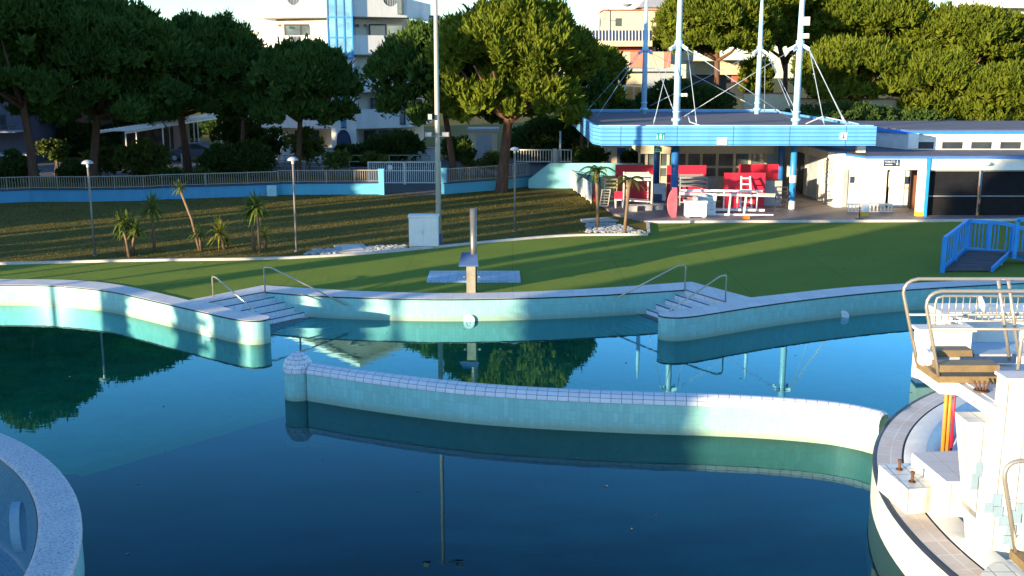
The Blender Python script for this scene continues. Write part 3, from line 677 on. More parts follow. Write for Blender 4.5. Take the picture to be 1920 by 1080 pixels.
# pebbles
def pebbles(poly, n, label, seed):
    r_ = random.Random(seed); m = MB(); xs = [p.x for p in poly]; ys = [p.y for p in poly]; k = 0
    ico = bmesh.new(); bmesh.ops.create_icosphere(ico, subdivisions=1, radius=1); iv = [v.co.copy() for v in ico.verts]; ifc = [[v.index for v in f.verts] for f in ico.faces]
    while k < n:
        x = r_.uniform(min(xs), max(xs)); y = r_.uniform(min(ys), max(ys))
        if not geometry.intersect_point_tri_2d(Vector((x, y)), poly[0].xy, poly[1].xy, poly[2].xy) and not geometry.intersect_point_tri_2d(Vector((x, y)), poly[0].xy, poly[2].xy, poly[3].xy): continue
        s = r_.uniform(.04, .10); a = r_.uniform(0, 6)
        m.add([(x+s*1.3*(v.x*math.cos(a)-v.y*math.sin(a)), y+s*(v.x*math.sin(a)+v.y*math.cos(a)), .03+s*.6*v.z) for v in iv], ifc); k += 1
    o = recenter(m.build('gravel', 'stone')); tag(o, label, 'gravel', None, 'stuff')
pebbles([P(572,478), P(590,469), P(640,467), P(630,477)], 160, 'white pebbles left of the concrete drain slab', 1)
pebbles([P(690,475), P(690,463), P(760,461), P(762,469)], 200, 'white pebbles between the drain slab and the cabinet', 2)
pebbles([P(1098,437), P(1100,420), P(1150,419), P(1212,437)], 420, 'white pebbles round the foot of the two palms', 3)
# drain slab
r = thing('drain_slab', 'square concrete drain frame with a recessed lid beside white pebbles', 'drain', tuple(P(663, 467)))
q = [P(632,476), P(626,462), P(680,459), P(696,472)]
m = MB(); m.prism(q, 0, .06); m.build('slab', 'conc', r)
c = (q[0]+q[1]+q[2]+q[3])/4; m = MB(); m.prism([c+(p-c)*.62 for p in q], .062, .075); m.build('lid', 'kerb', r)
# palm bed slab
m = MB(); m.prism([P(1092,418), P(1088,412), P(1140,409), P(1160,415)], 0, .05); single(m, 'paving_slab', 'conc', 'flat grey slab beside the pebbles of the palm bed', 'slab')

# ------------------------------------------------------------------ grass blades
g = np.random.default_rng(5); n = 50000
gx = g.uniform(-30, 5, n); gy = 41+g.uniform(0, 1, n)**1.0*24
kx = np.array([p.x for p in kerb]); ky = np.array([p.y for p in kerb])
o_ = np.argsort(kx); lim = np.interp(gx, kx[o_], ky[o_])
ok = gy > lim+.12
gx, gy = gx[ok], gy[ok]; n = len(gx)
hh = g.uniform(.02, .06, n); aa = g.uniform(0, 6.28, n); ww = g.uniform(.012, .03, n)
bx = np.cos(aa)*ww; by = np.sin(aa)*ww; lx = g.normal(0, .05, n); ly = g.normal(0, .05, n)
vs = np.stack([np.stack([gx-bx, gy-by, np.zeros(n)], 1), np.stack([gx+bx, gy+by, np.zeros(n)], 1), np.stack([gx+lx, gy+ly, hh], 1)], 1).reshape(-1, 3)
me = bpy.data.meshes.new('grass'); me.from_pydata(vs.tolist(), [], np.arange(3*n).reshape(-1, 3).tolist()); me.materials.append(MT['blade'])
o = bpy.data.objects.new('grass', me); COL.objects.link(o); tag(o, 'short dry grass tufts covering the bank below the fence', 'grass', None, 'stuff')

# fallen leaves on the turf
g = random.Random(77); m = MB(); k = 0
while k < 130:
    x = g.uniform(-19, 22); y = g.uniform(36.5, 52)
    lim_k = np.interp(x, kx[o_], ky[o_]) if x < 6.2 else 51.6
    low = 37.6+max(0, (abs(x+1.2)-6)*.15) if abs(x+1.2) > 7 else 36.6
    if y > lim_k-.2 or y < low+.6: continue
    s_ = g.uniform(.03, .075); a_ = g.uniform(0, 6.28); dx, dy = math.cos(a_)*s_, math.sin(a_)*s_; z = .012
    m.add([(x-dx,y-dy,z),(x+dy*.5,y-dx*.5,z+.012),(x+dx,y+dy,z+.004),(x-dy*.5,y+dx*.5,z+.02)], [(0,1,2,3)]); k += 1
tag(recenter(m.build('leaf_litter', 'litter')), 'dry fallen leaves scattered over the green turf', 'leaves', None, 'stuff')

# leaves afloat on the pool
g = random.Random(91); m = MB(); k = 0
while k < 45:
    x = g.uniform(-17, 11); y = g.uniform(15, 33)
    if math.hypot(x-RC[0], y-RC[1]) < RO+.3 or math.hypot(x-IC[0], y-IC[1]) < IR+.3 or (y > 30.5 and abs(x+1.2) > 5.5) or abs(y-23.6) < 1.4 or abs(x) > y*.52: continue
    s_ = g.uniform(.02, .05)*(1 if g.random() < .9 else 1.8); a_ = g.uniform(0, 6.28); dx, dy = math.cos(a_)*s_, math.sin(a_)*s_; z = WZ+.006
    m.add([(x-dx,y-dy,z),(x+dy*.5,y-dx*.5,z+.004),(x+dx,y+dy,z+.002),(x-dy*.5,y+dx*.5,z+.008)], [(0,1,2,3)]); k += 1
tag(recenter(m.build('floating_leaves', 'litter')), 'small leaves drifting on the still pool water', 'leaves', None, 'stuff')

# ------------------------------------------------------------------ fence: low wall + railing
def fence(base, name, label, zw, zr, mat_rail='fence_paint', postevery=2.0, wallmat='cyan_wall', th=.22, bar=.13):
    r = thing(name, label, 'fence', tuple(base[len(base)//2]))
    w = MB(); c = MB(); b = MB(); rl = MB()
    for p, q in zip(base, base[1:]):
        d = q-p; L = d.length; u = d/L
        if zw > 0:
            w.obox(((p.x+q.x)/2, (p.y+q.y)/2), (u.x, u.y), L+th*.5, th, -.1, zw)
            c.obox(((p.x+q.x)/2, (p.y+q.y)/2), (u.x, u.y), L+th*.5, th+.06, zw, zw+.06)
        z0 = max(zw, 0)+.14
        rl.beam(p+Vector((0,0,zr)), q+Vector((0,0,zr)), .06, .05); rl.beam(p+Vector((0,0,z0)), q+Vector((0,0,z0)), .04, .04)
        k = max(1, int(L/bar))
        for i in range(k+1):
            s = p+u*(L*i/k); b.beam(s+Vector((0,0,z0)), s+Vector((0,0,zr)), .028, .028)
    if zw > 0:
        w.build('low_wall', wallmat, r); c.build('wall_cap', 'navy_cap' if 'navy_cap' in MT else 'conc', r)
    rl.build('rails', mat_rail, r); b.build('bars', mat_rail, r)
    for p, q in zip(base, base[1:]):
        L = (q-p).length; k = max(1, round(L/postevery))
        for i in range(k):
            s = p+(q-p)*(i/k); m = MB(); m.beam(s+Vector((0,0,max(zw,0))), s+Vector((0,0,zr+.04)), .055, .055); m.build('post', mat_rail, r)
    return r
fb = [P(-160,386), P(16,380), P(58,378), P(163,378), P(271,376), P(306,373.5), P(466,368.5), P(522,366)]
fence(fb, 'railing_fence', 'long bent blue walled railing in shade along the left of the grass bank', .66, 1.42, wallmat='fence_shaded')
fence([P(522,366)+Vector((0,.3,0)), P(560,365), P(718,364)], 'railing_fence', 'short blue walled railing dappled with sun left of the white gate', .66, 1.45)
m = MB(); c = P(512,366.5); m.box(c.x-.28, c.x+.28, c.y-.35, c.y-.13, -.1, .62); single(m, 'corner_block', 'cyan_block' if 'cyan_block' in MT else 'white', 'pale block on the corner of the blue fence wall', 'block')
fence([P(833,364), P(880,360), P(930,356), P(992,349)], 'railing_fence', 'railing on a low blue wall between the gate and the sloping ramp wall', .62, 1.5)
# gate posts and gate
for px, py in ((716,365),(833,363.5)):
    c = P(px, py); m = MB(); m.box(c.x-.16, c.x+.16, c.y-.16, c.y+.16, -.1, 1.5); m.box(c.x-.19, c.x+.19, c.y-.19, c.y+.19, 1.5, 1.56)
    single(m, 'gate_post', 'cyan_wall', 'square blue gate post %s' % ('at the end of the dappled railing' if px < 800 else 'at the foot of the leaning pine trunk'), 'post', 'blue posts flanking the gate')
r = thing('gate', 'white double gate of thin upright bars across the drive', 'gate', tuple(P(770, 352)))
gy_ = P(770, 346).y; x0 = xat(690, gy_); x1 = xat(826, gy_); zt = zat(304, gy_); zb = .12
m = MB(); m.beam((x0, gy_, zt), (x1, gy_, zt), .06, .06); m.beam((x0, gy_, zb), (x1, gy_, zb), .06, .06); m.beam((x0, gy_, .9), (x1, gy_, .9), .05, .05)
for x in (x0, (x0+x1)/2-.03, (x0+x1)/2+.03, x1): m.beam((x, gy_, 0), (x, gy_, zt+.04), .07, .07)
m.build('frame', 'gate_paint', r); m = MB(); k = int((x1-x0)/.13)
for i in range(1, k): m.beam((x0+(x1-x0)*i/k, gy_, zb), (x0+(x1-x0)*i/k, gy_, zt), .03, .03)
m.build('bars', 'gate_paint', r)
m = MB(); pbox(m, 727, 310, 735, 318, gy_-.08, .02); m.build('notice', 'white', r)
# wide back fence along the street (upper panel behind gate)
def simple_rail(px0, px1, pyt, d0, d1, z, label, mat, nr=3, every=1.5, name='street_railing'):
    a = Vector((xat(px0, d0), d0, 0)); b = Vector((xat(px1, d1), d1, 0)); r = thing(name, label, 'railing', tuple((a+b)/2))
    m = MB()
    for i in range(nr): zz = z*(1-i*.36); m.beam(a+Vector((0,0,zz)), b+Vector((0,0,zz)), .06, .06)
    m.build('rails', mat, r); L = (b-a).length; k = max(1, round(L/every))
    for i in range(k+1):
        s = a+(b-a)*(i/k); m = MB(); m.beam(s, s+Vector((0,0,z+.03)), .07, .07); m.build('post', mat, r)
simple_rail(655, 805, 285, 78, 78, 1.25, 'cream tubular railing lit by the sun above the gate', 'fence_paint')
simple_rail(500, 640, 290, 80, 79, 1.1, 'dim tubular railing left of the cream one behind the dappled fence', 'grey')
# white barred railing at right of the big pine
r = thing('barred_fence', 'white panel fence of upright bars behind the big pine', 'fence', (1.5, 78, 0))
d = 78; 
for x0p, x1p in ((966, 1034), (1046, 1071)):
    x0, x1 = xat(x0p, d), xat(x1p, d); zt = zat(281, d); zb = zat(303, d); m = MB()
    m.beam((x0,d,zt),(x1,d,zt),.08,.08); m.beam((x0,d,zb),(x1,d,zb),.08,.08); m.beam((x0,d,0),(x0,d,zt),.08,.08); m.beam((x1,d,0),(x1,d,zt),.08,.08)
    k = int((x1-x0)/.2)
    for i in range(1, k): m.beam((x0+(x1-x0)*i/k,d,zb),(x0+(x1-x0)*i/k,d,zt),.05,.05)
    m.build('panel', 'gate_paint', r)
m = MB(); m.box(xat(1036,d), xat(1044,d), d-.15, d+.15, 0, zat(279,d)); m.build('pillar', 'gate_paint', r)
# sloping ramp wall
d = 67.5; o = Vector((xat(991, d), d, 0))
m = MB(); m.face((0, d, 0), (1, 0), [(xat(991,d), -.05), (xat(991,d), zat(337,d)), (xat(1031,d), zat(306,d)), (xat(1205,d), zat(306,d)), (xat(1205,d), -.05)], .2)
single(m, 'ramp_wall', 'ramp_cyan' if 'ramp_cyan' in MT else 'cyan_wall', 'pale cyan wall with a sloping end beside the ramp', 'wall')
# panel fence running towards the viewer
r = thing('panel_fence', 'grey panelled fence running from the ramp down to the palms', 'fence', (3.8, 66, 0))
pa, pb = P(1049, 338), P(1108, 381); n = 8; d = pb-pa
for i in range(n+1):
    s = pa+d*(i/n); m = MB(); m.beam(s, s+Vector((0,0,1.15)), .06, .06); m.build('post', 'gate_paint', r)
m = MB(); m.beam(pa+Vector((0,0,1.12)), pb+Vector((0,0,1.12)), .05, .05); m.beam(pa+Vector((0,0,.12)), pb+Vector((0,0,.12)), .05, .05); m.build('rails', 'gate_paint', r)
for i in range(n):
    s = pa+d*((i+.06)/n); e = pa+d*((i+.94)/n); m = MB(); m.beam(s+Vector((0,0,.6)), e+Vector((0,0,.6)), .03, .9); m.build('panel', 'panel_grey' if 'panel_grey' in MT else 'grey', r)
m = MB(); c = pb+Vector((.25,-.05,0)); m.box(c.x-.10, c.x+.10, c.y-.02, c.y+.5, 0.1, 1.05); single(m, 'red_panel', 'red', 'narrow dark red panel at the near end of the grey panelled fence', 'panel')

# ------------------------------------------------------------------ lamps, pole, cabinet, shower
def lamp(px, pyb, pyt, label, lit=True):
    b = P(px, pyb); zt = zat(pyt, b.y); r = thing('garden_lamp', label, 'lamp', tuple(b), 'mushroom lamps on the grass bank')
    m = MB(); m.tube([b, b+Vector((0,0,.06))], .09, 12); m.tube([b, b+Vector((0,0,zt-.02))], .042, 10); m.build('pole', 'lamp_pole', r)
    m = MB(); m.lathe([(.05, zt-.16), (.06, zt-.03)], (b.x, b.y, 0), 16); m.build('lamp_globe', 'lamp_dome', r)
    m = MB(); m.lathe([(.05, zt-.03), (.22, zt-.02), (.23, zt), (.17, zt+.08), (.09, zt+.12), (.001, zt+.13)], (b.x, b.y, 0), 20); m.build('lamp_shade', 'grey', r)
lamp(178, 480, 306, 'mushroom lamp at the left end of the bank, in front of the shaded wall')
lamp(556, 472, 300, 'mushroom lamp standing between the yuccas and the drain slab')
lamp(965, 435, 281, 'mushroom lamp behind the shower, in front of the big pine')
b = P(823, 461); r = thing('floodlight_pole', 'tall pale floodlight pole rising beside the white cabinet', 'light pole', tuple(b))
m = MB(); m.tube([b, b+Vector((0,0,5)), b+Vector((0,0,13.2))], [.12, .105, .07], 14); m.build('pole', 'pole_cream' if 'pole_cream' in MT else 'white', r)
m = MB(); m.lathe([(.15, 0), (.15, .5), (.12, .52)], b, 16); m.lathe([(.3, 0), (.3, .05), (.16, .06)], b, 4); m.build('pole_base', 'navy', r)
def flood(z, w):
    m = MB(); m.tube([b+Vector((-w,-.1,z)), b+Vector((w,-.1,z))], .025, 8); m.build('cross_arm', 'grey', r)
    for s in (-1, 1):
        c = b+Vector((s*w, -.2, z+.08)); m = MB(); m.box(c.x-.15, c.x+.15, c.y-.12, c.y+.08, c.z-.09, c.z+.10); o = m.build('floodlight', 'lamp_pole', r)
        m = MB(); m.box(c.x-.12, c.x+.12, c.y-.132, c.y-.121, c.z-.07, c.z+.08); m.build('lens', 'grey', o)
flood(4.65, .36); flood(13.1, .75)
m = MB(); c = b+Vector((-.28, -.2, 5.35)); m.box(c.x-.08, c.x+.08, c.y-.1, c.y+.1, c.z, c.z+.22); m.build('camera_box', 'grey', r)
a = P(762, 467); r = thing('utility_cabinet', 'pale two door utility cabinet standing at the foot of the floodlight pole', 'cabinet', tuple(P(790, 466)))
y0 = P(790, 466).y; x0, x1 = xat(764, y0), xat(819.5, y0); zt = zat(407, y0)
m = MB(); m.box(x0, x1, y0, y0+.55, .1, zt); m.build('body', 'cab_paint' if 'cab_paint' in MT else 'white', r)
m = MB(); m.box(x0-.03, x1+.03, y0-.04, y0+.58, zt, zt+.07); m.build('cabinet_roof', 'white', r)
m = MB(); m.box(x0+.02, x1-.02, y0+.02, y0+.53, 0, .1); m.build('plinth', 'conc', r)
xm = (x0+x1)/2
for s0, s1 in ((x0+.015, xm-.008), (xm+.008, x1-.015)):
    m = MB(); m.box(s0, s1, y0-.02, y0-.001, .12, zt-.02); o = m.build('door', 'white', r)
m = MB(); m.box(xm-.05, xm-.03, y0-.035, y0-.021, .6, .75); m.build('handle', 'grey', o)
# shower
b = P(880, 549); r = thing('poolside_shower', 'steel poolside shower column with a slanted hood and stone lower post', 'shower', tuple(b))
d = b.y; zt2 = zat(497, d)
m = MB(); m.box(xat(873,d), xat(890,d), d-.14, d+.16, 0, zt2+.02); m.build('lower_post', 'shower_post' if 'shower_post' in MT else 'pale_wood', r)
zc = zat(391, d+.3); m = MB(); m.tube([(xat(886.5,d+.3), d+.3, 0), (xat(886.5,d+.3), d+.3, zc)], .115, 20); m.build('column', 'steel', r)
m = MB(); A = [PD(860,497,d-.2), PD(897,497,d-.2), PD(894,473,d+.28), PD(866,473,d+.28)]; th = Vector((0,-.02,-.05))
m.add(A+[p+th for p in A], [(0,1,2,3),(7,6,5,4),(0,4,5,1),(1,5,6,2),(2,6,7,3),(3,7,4,0)]); m.build('hood', 'hood_blue' if 'hood_blue' in MT else 'navy', r)
for px in (871, 899):
    c = PD(px, 518, d+.05); m = MB(); m.tube([(c.x, d+.02, c.z), (c.x, d-.1, c.z)], .03, 8); m.tube([(c.x-.05, d-.06, c.z), (c.x+.05, d-.06, c.z)], .018, 6); m.build('tap', 'chrome', r)
q = [P(800,530), P(976,530), P(974,511), P(806,511)]
m = MB(); m.prism(q, .0, .07); single(m, 'shower_tray', 'shower_tile' if 'shower_tile' in MT else 'blue_tile', 'pale blue tiled footplate on the turf under the shower', 'tray')

# ------------------------------------------------------------------ blue bridge
r = thing('footbridge', 'bright blue timber footbridge with barred sides and a ramp up from the turf', 'bridge', tuple(P(1800, 512)))
f0 = P(1766, 511); zl = .62
fr = Vector((f0.x+2.0, f0.y+2.0, 0))
d0 = f0.y; p0 = f0.copy(); p1 = PD(1811, 468, d0+2.6); p1z = p1.z
pB = [p1, PD(1876, 473, d0+2.4), PD(1922, 485, d0+2.2), PD(2000, 520, d0+2.0)]
hgt = 1.15
pl = [p0+Vector((0,0,.12))]+pB
lo = MB(); up_ = MB(); bars = MB()
for a, c in zip(pl, pl[1:]):
    lo.beam(a, c, .08, .20); up_.beam(a+Vector((0,0,hgt)), c+Vector((0,0,hgt)), .12, .14)
    L = (c-a).length; k = 10 if a is pl[0] else max(2, int(L/.135))
    for i in range(1, k):
        s = a+(c-a)*(i/k); bars.beam(s, s+Vector((0,0,hgt)), .035, .05)
lo.build('bottom_rail', 'bridge_blue', r); up_.build('top_rail', 'bridge_blue', r); bars.build('bars', 'bridge_blue', r)
posts = [pl[0], pl[0].lerp(pl[1], .5), pl[1], pl[1].lerp(pl[2], .62), pl[2].lerp(pl[3], .45), pl[3]]
for s in posts:
    m = MB(); z0 = 0 if s is not posts[2] else 0; m.beam((s.x, s.y-.02, 0 if s in posts[:2] else s.z-.1), (s.x, s.y-.02, s.z+hgt+.02), .15, .12); m.build('post', 'bridge_blue', r)
# ramp planks and deck
m = MB(); nn = 13; q0 = p0+Vector((.1,.05,.1)); q1 = Vector((p1.x+.1, p1.y, p1.z))
wr = P(1862, 512).x-P(1775, 512).x
for i in range(nn):
    a = q0+(q1-q0)*((i+.06)/nn); c = q0+(q1-q0)*((i+.72)/nn)
    m.add([a, a+Vector((wr,.0,0)), c+Vector((wr,.0,0)), c]+[p-Vector((0,0,.05)) for p in (a, a+Vector((wr,.0,0)), c+Vector((wr,.0,0)), c)], [(0,1,2,3),(7,6,5,4),(0,4,5,1),(1,5,6,2),(2,6,7,3),(3,7,4,0)])
m.build('ramp_planks', 'plank_grey' if 'plank_grey' in MT else 'wood', r)
m = MB(); m.beam(q0+Vector((wr+.05,0,0)), q1+Vector((wr+.05,0,0)), .08, .18); m.build('stringer', 'bridge_blue', r)
c = q0.lerp(q1, .55)+Vector((wr-.05, 0, 0)); m = MB(); m.beam((c.x, c.y, 0), c, .1, .1); m.build('leg', 'grey', r)
m = MB(); q = [Vector((p1.x, p1.y-.05, 0)), Vector((pB[1].x, pB[1].y-.05, 0)), Vector((pB[3].x, pB[3].y-.1, 0)), Vector((pB[3].x, pB[3].y-1.6, 0)), Vector((p1.x+wr+.1, p1.y-.9, 0)), Vector((p1.x, p1.y-.04, 0))][:5]
m.prism(q, p1.z-.07, p1.z-.01); m.build('deck', 'plank_grey' if 'plank_grey' in MT else 'wood', r)
a = PD(1908, 412, d0+.6); m = MB(); m.beam((a.x, a.y, a.z), (a.x+3, a.y, a.z), .12, .14); m.beam((a.x, a.y, p1.z), (a.x, a.y, a.z), .12, .12); m.build('near_top_rail', 'bridge_blue', r)
# ------------------------------------------------------------------ canopy with masts
CX0, CX1, CY0, CY1, ZR, ZS = 4.12, 18.12, 53.5, 74.5, 4.62, 3.66
r = thing('entrance_canopy', 'blue clad flat canopy hung by cables from four pale blue masts', 'canopy', (11, 64, .1))
ch = .9
ol = [(CX0, CY0+1.4), (CX0+.35, CY0), (CX1, CY0), (CX1, CY1), (CX0, CY1)]
m = MB(); n = len(ol)
for i in range(n):
    a = Vector((*ol[i], 0)); b = Vector((*ol[(i+1) % n], 0)); d = (b-a).normalized()
    m.add([a+Vector((0,0,ZS)), b+Vector((0,0,ZS)), b+Vector((0,0,ZR)), a+Vector((0,0,ZR))], [(0,1,2,3)])
    nn = Vector((-d.y, d.x, 0))*.12
    m.add([a+nn+Vector((0,0,ZS)), b+nn+Vector((0,0,ZS)), b+nn+Vector((0,0,ZR)), a+nn+Vector((0,0,ZR)), a+Vector((0,0,ZR)), b+Vector((0,0,ZR))], [(3,2,1,0),(4,5,2,3)])
m.build('fascia', 'cladding', r)
ins = [(CX0+.12, CY0+1.4), (CX0+.45, CY0+.12), (CX1-.12, CY0+.12), (CX1-.12, CY1-.12), (CX0+.12, CY1-.12)]
m = MB(); m.prism(ins, ZR-.28, ZR-.14); m.build('roof_sheet', 'roof_grey', r)
m = MB(); m.prism(ins, ZS+.02, ZS+.1); m.build('soffit', 'soffit' if 'soffit' in MT else 'white', r)
m = MB(); m.beam((CX0+.2, CY0+.2, ZR+.02), (CX1-.1, CY0+.2, ZR+.02), .05, .05); m.build('roof_edge', 'cable', r)
m = MB(); m.beam((CX0+.06, CY1, ZR+.03), (CX1, CY1, ZR+.03), .08, .08); m.build('roof_edge', 'cable', r)
MF, MBk = 56.6, 71.5
mast_pos = [(xat(1266, MF), MF), (xat(1488.5, MF), MF), (xat(1205, MBk), MBk), (xat(1415.5, MBk), MBk)]
ZJ = 8.55
for i, (x, y) in enumerate(mast_pos):
    m = MB(); m.tube([(x,y,ZR-.2), (x,y,ZJ), (x,y,11.2), (x,y,12.2)], [.185, .16, .12, .07], 14); o = m.build('mast', 'mast_blue', r)
    m = MB(); m.tube([(x,y,ZR+.1), (x,y,ZR+.25)], .26, 12); m.tube([(x,y,ZR+.55), (x,y,ZR+.62)], .22, 12); m.build('base_collar', 'mast_blue', o)
    m = MB()
    for dx, dy in ((-1,-.7), (1,-.7), (1,.7), (-1,.7)): m.beam((x, y, ZJ+.15), (x+dx*.42, y+dy*.42, ZJ-.15), .06, .16)
    m.tube([(x,y,ZJ-.05), (x,y,ZJ+.3)], .21, 12); m.build('cable_bracket', 'mast_blue', o)
    if i < 2:
        m = MB(); m.tube([(x,y,.1), (x,y,ZS+.05)], .17 if i else .2, 16); m.build('pillar', 'pillar_blue' if i == 0 else 'blue_paint', r)
    else:
        m = MB(); m.tube([(x-.0,y-7,.1), (x-.0,y-7,ZS+.05)], .19, 16); m.build('pillar', 'pillar_blue', r)
m = MB(); x, y = mast_pos[1]; m.lathe([(.185, .1), (.185, .5), (.175, .52)], (x,y,0), 16); m.lathe([(.18, 1.5), (.18, 1.9)], (x,y,0), 16); m.build('pillar_band', 'white', r)
def cable(a, b, w=.018, turn=True):
    m = MB(); m.tube([a, b], w, 6)
    if turn: 
        a_, b_ = Vector(a), Vector(b); q = a_.lerp(b_, .90); s = (b_-a_).normalized(); m.tube([q-s*.22, q-s*.12, q+s*.12, q+s*.22], [.015, .04, .04, .015], 8)
    m.build('stay_cable', 'cable', r)
cor = [(CX0+1.6, CY0+.8), (CX1-1.2, CY0+.9), (CX0+1.4, CY1-1), (CX1-1.4, CY1-1)]
zc = ZR-.1
F0, F1, K0, K1 = mast_pos
bk = lambda p, dx, dy: (p[0]+dx*.42, p[1]+dy*.42, ZJ-.15)
cable(bk(F0,-1,-.7), (7.1, 54.3, zc)); cable(bk(F0,1,-.7), (F1[0]-.35, F1[1], zc+.35)); 
cable(bk(F0,1,-.7), (F0[0]+.75, 54.6, zc))
cable(bk(F1,-1,-.7), (F0[0]+.4, F0[1], zc+.45)); cable(bk(F1,1,-.7), (16.9, 54.4, zc)); cable(bk(F1,1,-.3), (17.1, 54.9, zc)); cable(bk(F1,1,-.7), (F1[0]+.95, 54.6, zc)); 
cable(bk(K0,-1,-.7), (CX0+1.0, 65.5, zc)); cable(bk(K0,1,-.7), (K1[0]-.3, K1[1], zc+.5)); cable(bk(K0,-1,.7), (5, 73.6, zc)); cable(bk(K0,1,-.5), (F0[0]-.1, F0[1]+.3, zc+.7))
cable(bk(K1,-1,-.7), (K0[0]+.4, K0[1], zc+.5)); cable(bk(K1,1,-.7), (16.3, 62, zc)); cable(bk(K1,1,-.7), (F1[0]+.2, F1[1]+.2, zc+.4)); cable(bk(K1,1,.7), (17.2, 73.6, zc))
m = MB(); m.tube([(F1[0]+.2, 55.4, zc+.12), (F1[0]+.9, 55.0, zc+.5), (F1[0]+2.2, 54.8, zc+.25), (CX1-.6, 54.4, zc+.15)], .035, 8)
m.tube([(F0[0]+.5, 56.2, ZR+.5), (F0[0]+.55, 55.6, ZR+.1), (F0[0]+1.0, 55.2, zc+.05), (12.5, 55.0, zc+.05), (F1[0]-.2, 54.8, zc+.05)], .035, 8)
m.build('conduit', 'cable', r)
for (x, y), z in ((F1, 9.6), (F1, 8.95)):
    m = MB(); m.box(x+.12, x+.36, y-.32, y-.1, z, z+(.42 if z > 9.3 else .24)); m.build('camera_box', 'white', r)
x, y = F0; m = MB(); m.box(x+.2, x+.5, y-.15, y+.05, 6.0, 6.16); m.build('camera_box', 'white', r)
# signs on the fascia
def sign_plate(px0, py0, px1, py1, d, name, label, mat, cat='sign'):
    a = PD(px0, py0, d); b = PD(px1, py1, d); r_ = thing(name, label, cat, ((a.x+b.x)/2, d, b.z))
    m = MB(); m.box(a.x, b.x, d, d+.03, b.z, a.z); m.build('plate', mat, r_); return r_, a, b
s, a, b = sign_plate(1232, 249, 1245, 261, CY0-.035, 'safety_sign', 'small green sign with a white figure on the blue fascia above the left pillar', 'green_sign')
cx = (a.x+b.x)/2; m = MB(); d = CY0-.045; m.tube([(cx, d, a.z-.10), (cx, d+.008, a.z-.10)], .045, 10); m.box(cx-.055, cx+.055, d, d+.008, b.z+.02, a.z-.16); m.box(a.x, a.x+.03, d, d+.008, b.z, a.z-.1); m.box(b.x-.03, b.x, d, d+.008, b.z, a.z-.1); m.build('figure', 'white', s)
s, a, b = sign_plate(1345, 258, 1363, 271, CY0-.035, 'notice_board', 'white notice board on the middle of the blue fascia', 'white')
m = MB(); d = CY0-.045
for i in range(3): m.box(a.x+.06, b.x-.1-.06*i, d, d+.008, b.z+.10+.07*i, b.z+.115+.07*i)
m.build('lettering', 'grey', s)
s, a, b = sign_plate(1575, 249, 1588, 262, CY0-.035, 'safety_sign', 'small white sign with a green arrow at the right end of the blue fascia', 'white')
m = MB(); d = CY0-.045; cx = (a.x+b.x)/2; m.box(cx-.03, cx+.03, d, d+.008, b.z+.12, a.z-.03); m.add([(cx-.1,d,b.z+.14),(cx+.1,d,b.z+.14),(cx,d,b.z+.03)], [(0,1,2)]); m.box(a.x, a.x+.03, d, d+.008, b.z, a.z); m.build('arrow', 'green_sign', s)
s, a, b = sign_plate(1227, 276, 1241, 285, 56.0, 'exit_sign', 'hanging green exit sign with a white arrow under the canopy', 'green_sign')
m = MB(); d = 55.99; z = (a.z+b.z)/2; m.box(a.x+.06, a.x+.13, d, d+.008, b.z+.05, a.z-.05); m.box(a.x+.13, a.x+.17, d, d+.008, b.z+.1, a.z-.08); m.box(b.x-.17, b.x-.06, d, d+.008, z-.02, z+.02); m.add([(b.x-.17,d,z-.06),(b.x-.17,d,z+.06),(b.x-.24,d,z)], [(0,1,2)]); m.build('arrow', 'white', s)
m = MB(); m.box((a.x+b.x)/2-.12, (a.x+b.x)/2+.12, 56, 56.03, a.z, ZS+.02); m.build('bracket', 'white', s)

# ------------------------------------------------------------------ kiosk under the canopy
D = 66.0
r = thing('bar_kiosk', 'glazed bar kiosk with cream frames under the canopy', 'kiosk', (xat(1330, D), D, .1))
zt = 3.5; x0 = xat(1212, D); x1 = xat(1436, D); zw = zat(297, D); zh = zat(313, D); 
m = MB(); m.box(x0-.4, x1+.4, D-.35, D+4.5, zat(287.5, D), zt+.1); m.build('roof_band', 'kiosk_cream' if 'kiosk_cream' in MT else 'cream', r)
m = MB(); m.box(x0, x1, D+.3, D+4.3, .1, zat(287.5, D)-.003); m.build('interior', 'dark', r)
cols = [1212, 1236, 1253, 1269, 1288, 1315, 1345, 1377, 1406, 1436]
m = MB()
for c in cols:
    x = xat(c, D); m.box(x-.08, x+.08, D-.02, D+.14, .1, zat(287.8, D))
m.box(x0, x1, D+.0, D+.12, zh-.07, zh+.07); m.box(x0, x1, D, D+.12, zat(338, D)-.08, zat(338, D)); m.build('frame', 'kiosk_cream' if 'kiosk_cream' in MT else 'cream', r)
for c0, c1 in zip(cols, cols[1:]):
    m = MB(); m.box(xat(c0, D)+.08, xat(c1, D)-.08, D+.05, D+.08, .9, zat(288, D)); m.build('window', 'window', r)
m = MB(); m.box(x0, x1, D+.02, D+.13, .1, .9); m.build('counter_wall', 'kiosk_cream' if 'kiosk_cream' in MT else 'cream', r)
m = MB()
for k in range(4): m.box(xat(1312+k*19, D), xat(1322+k*19, D), D+.15, D+.22, 1.3, 1.9+.12*(k % 2))
m.build('shelf_goods', 'grey', r)
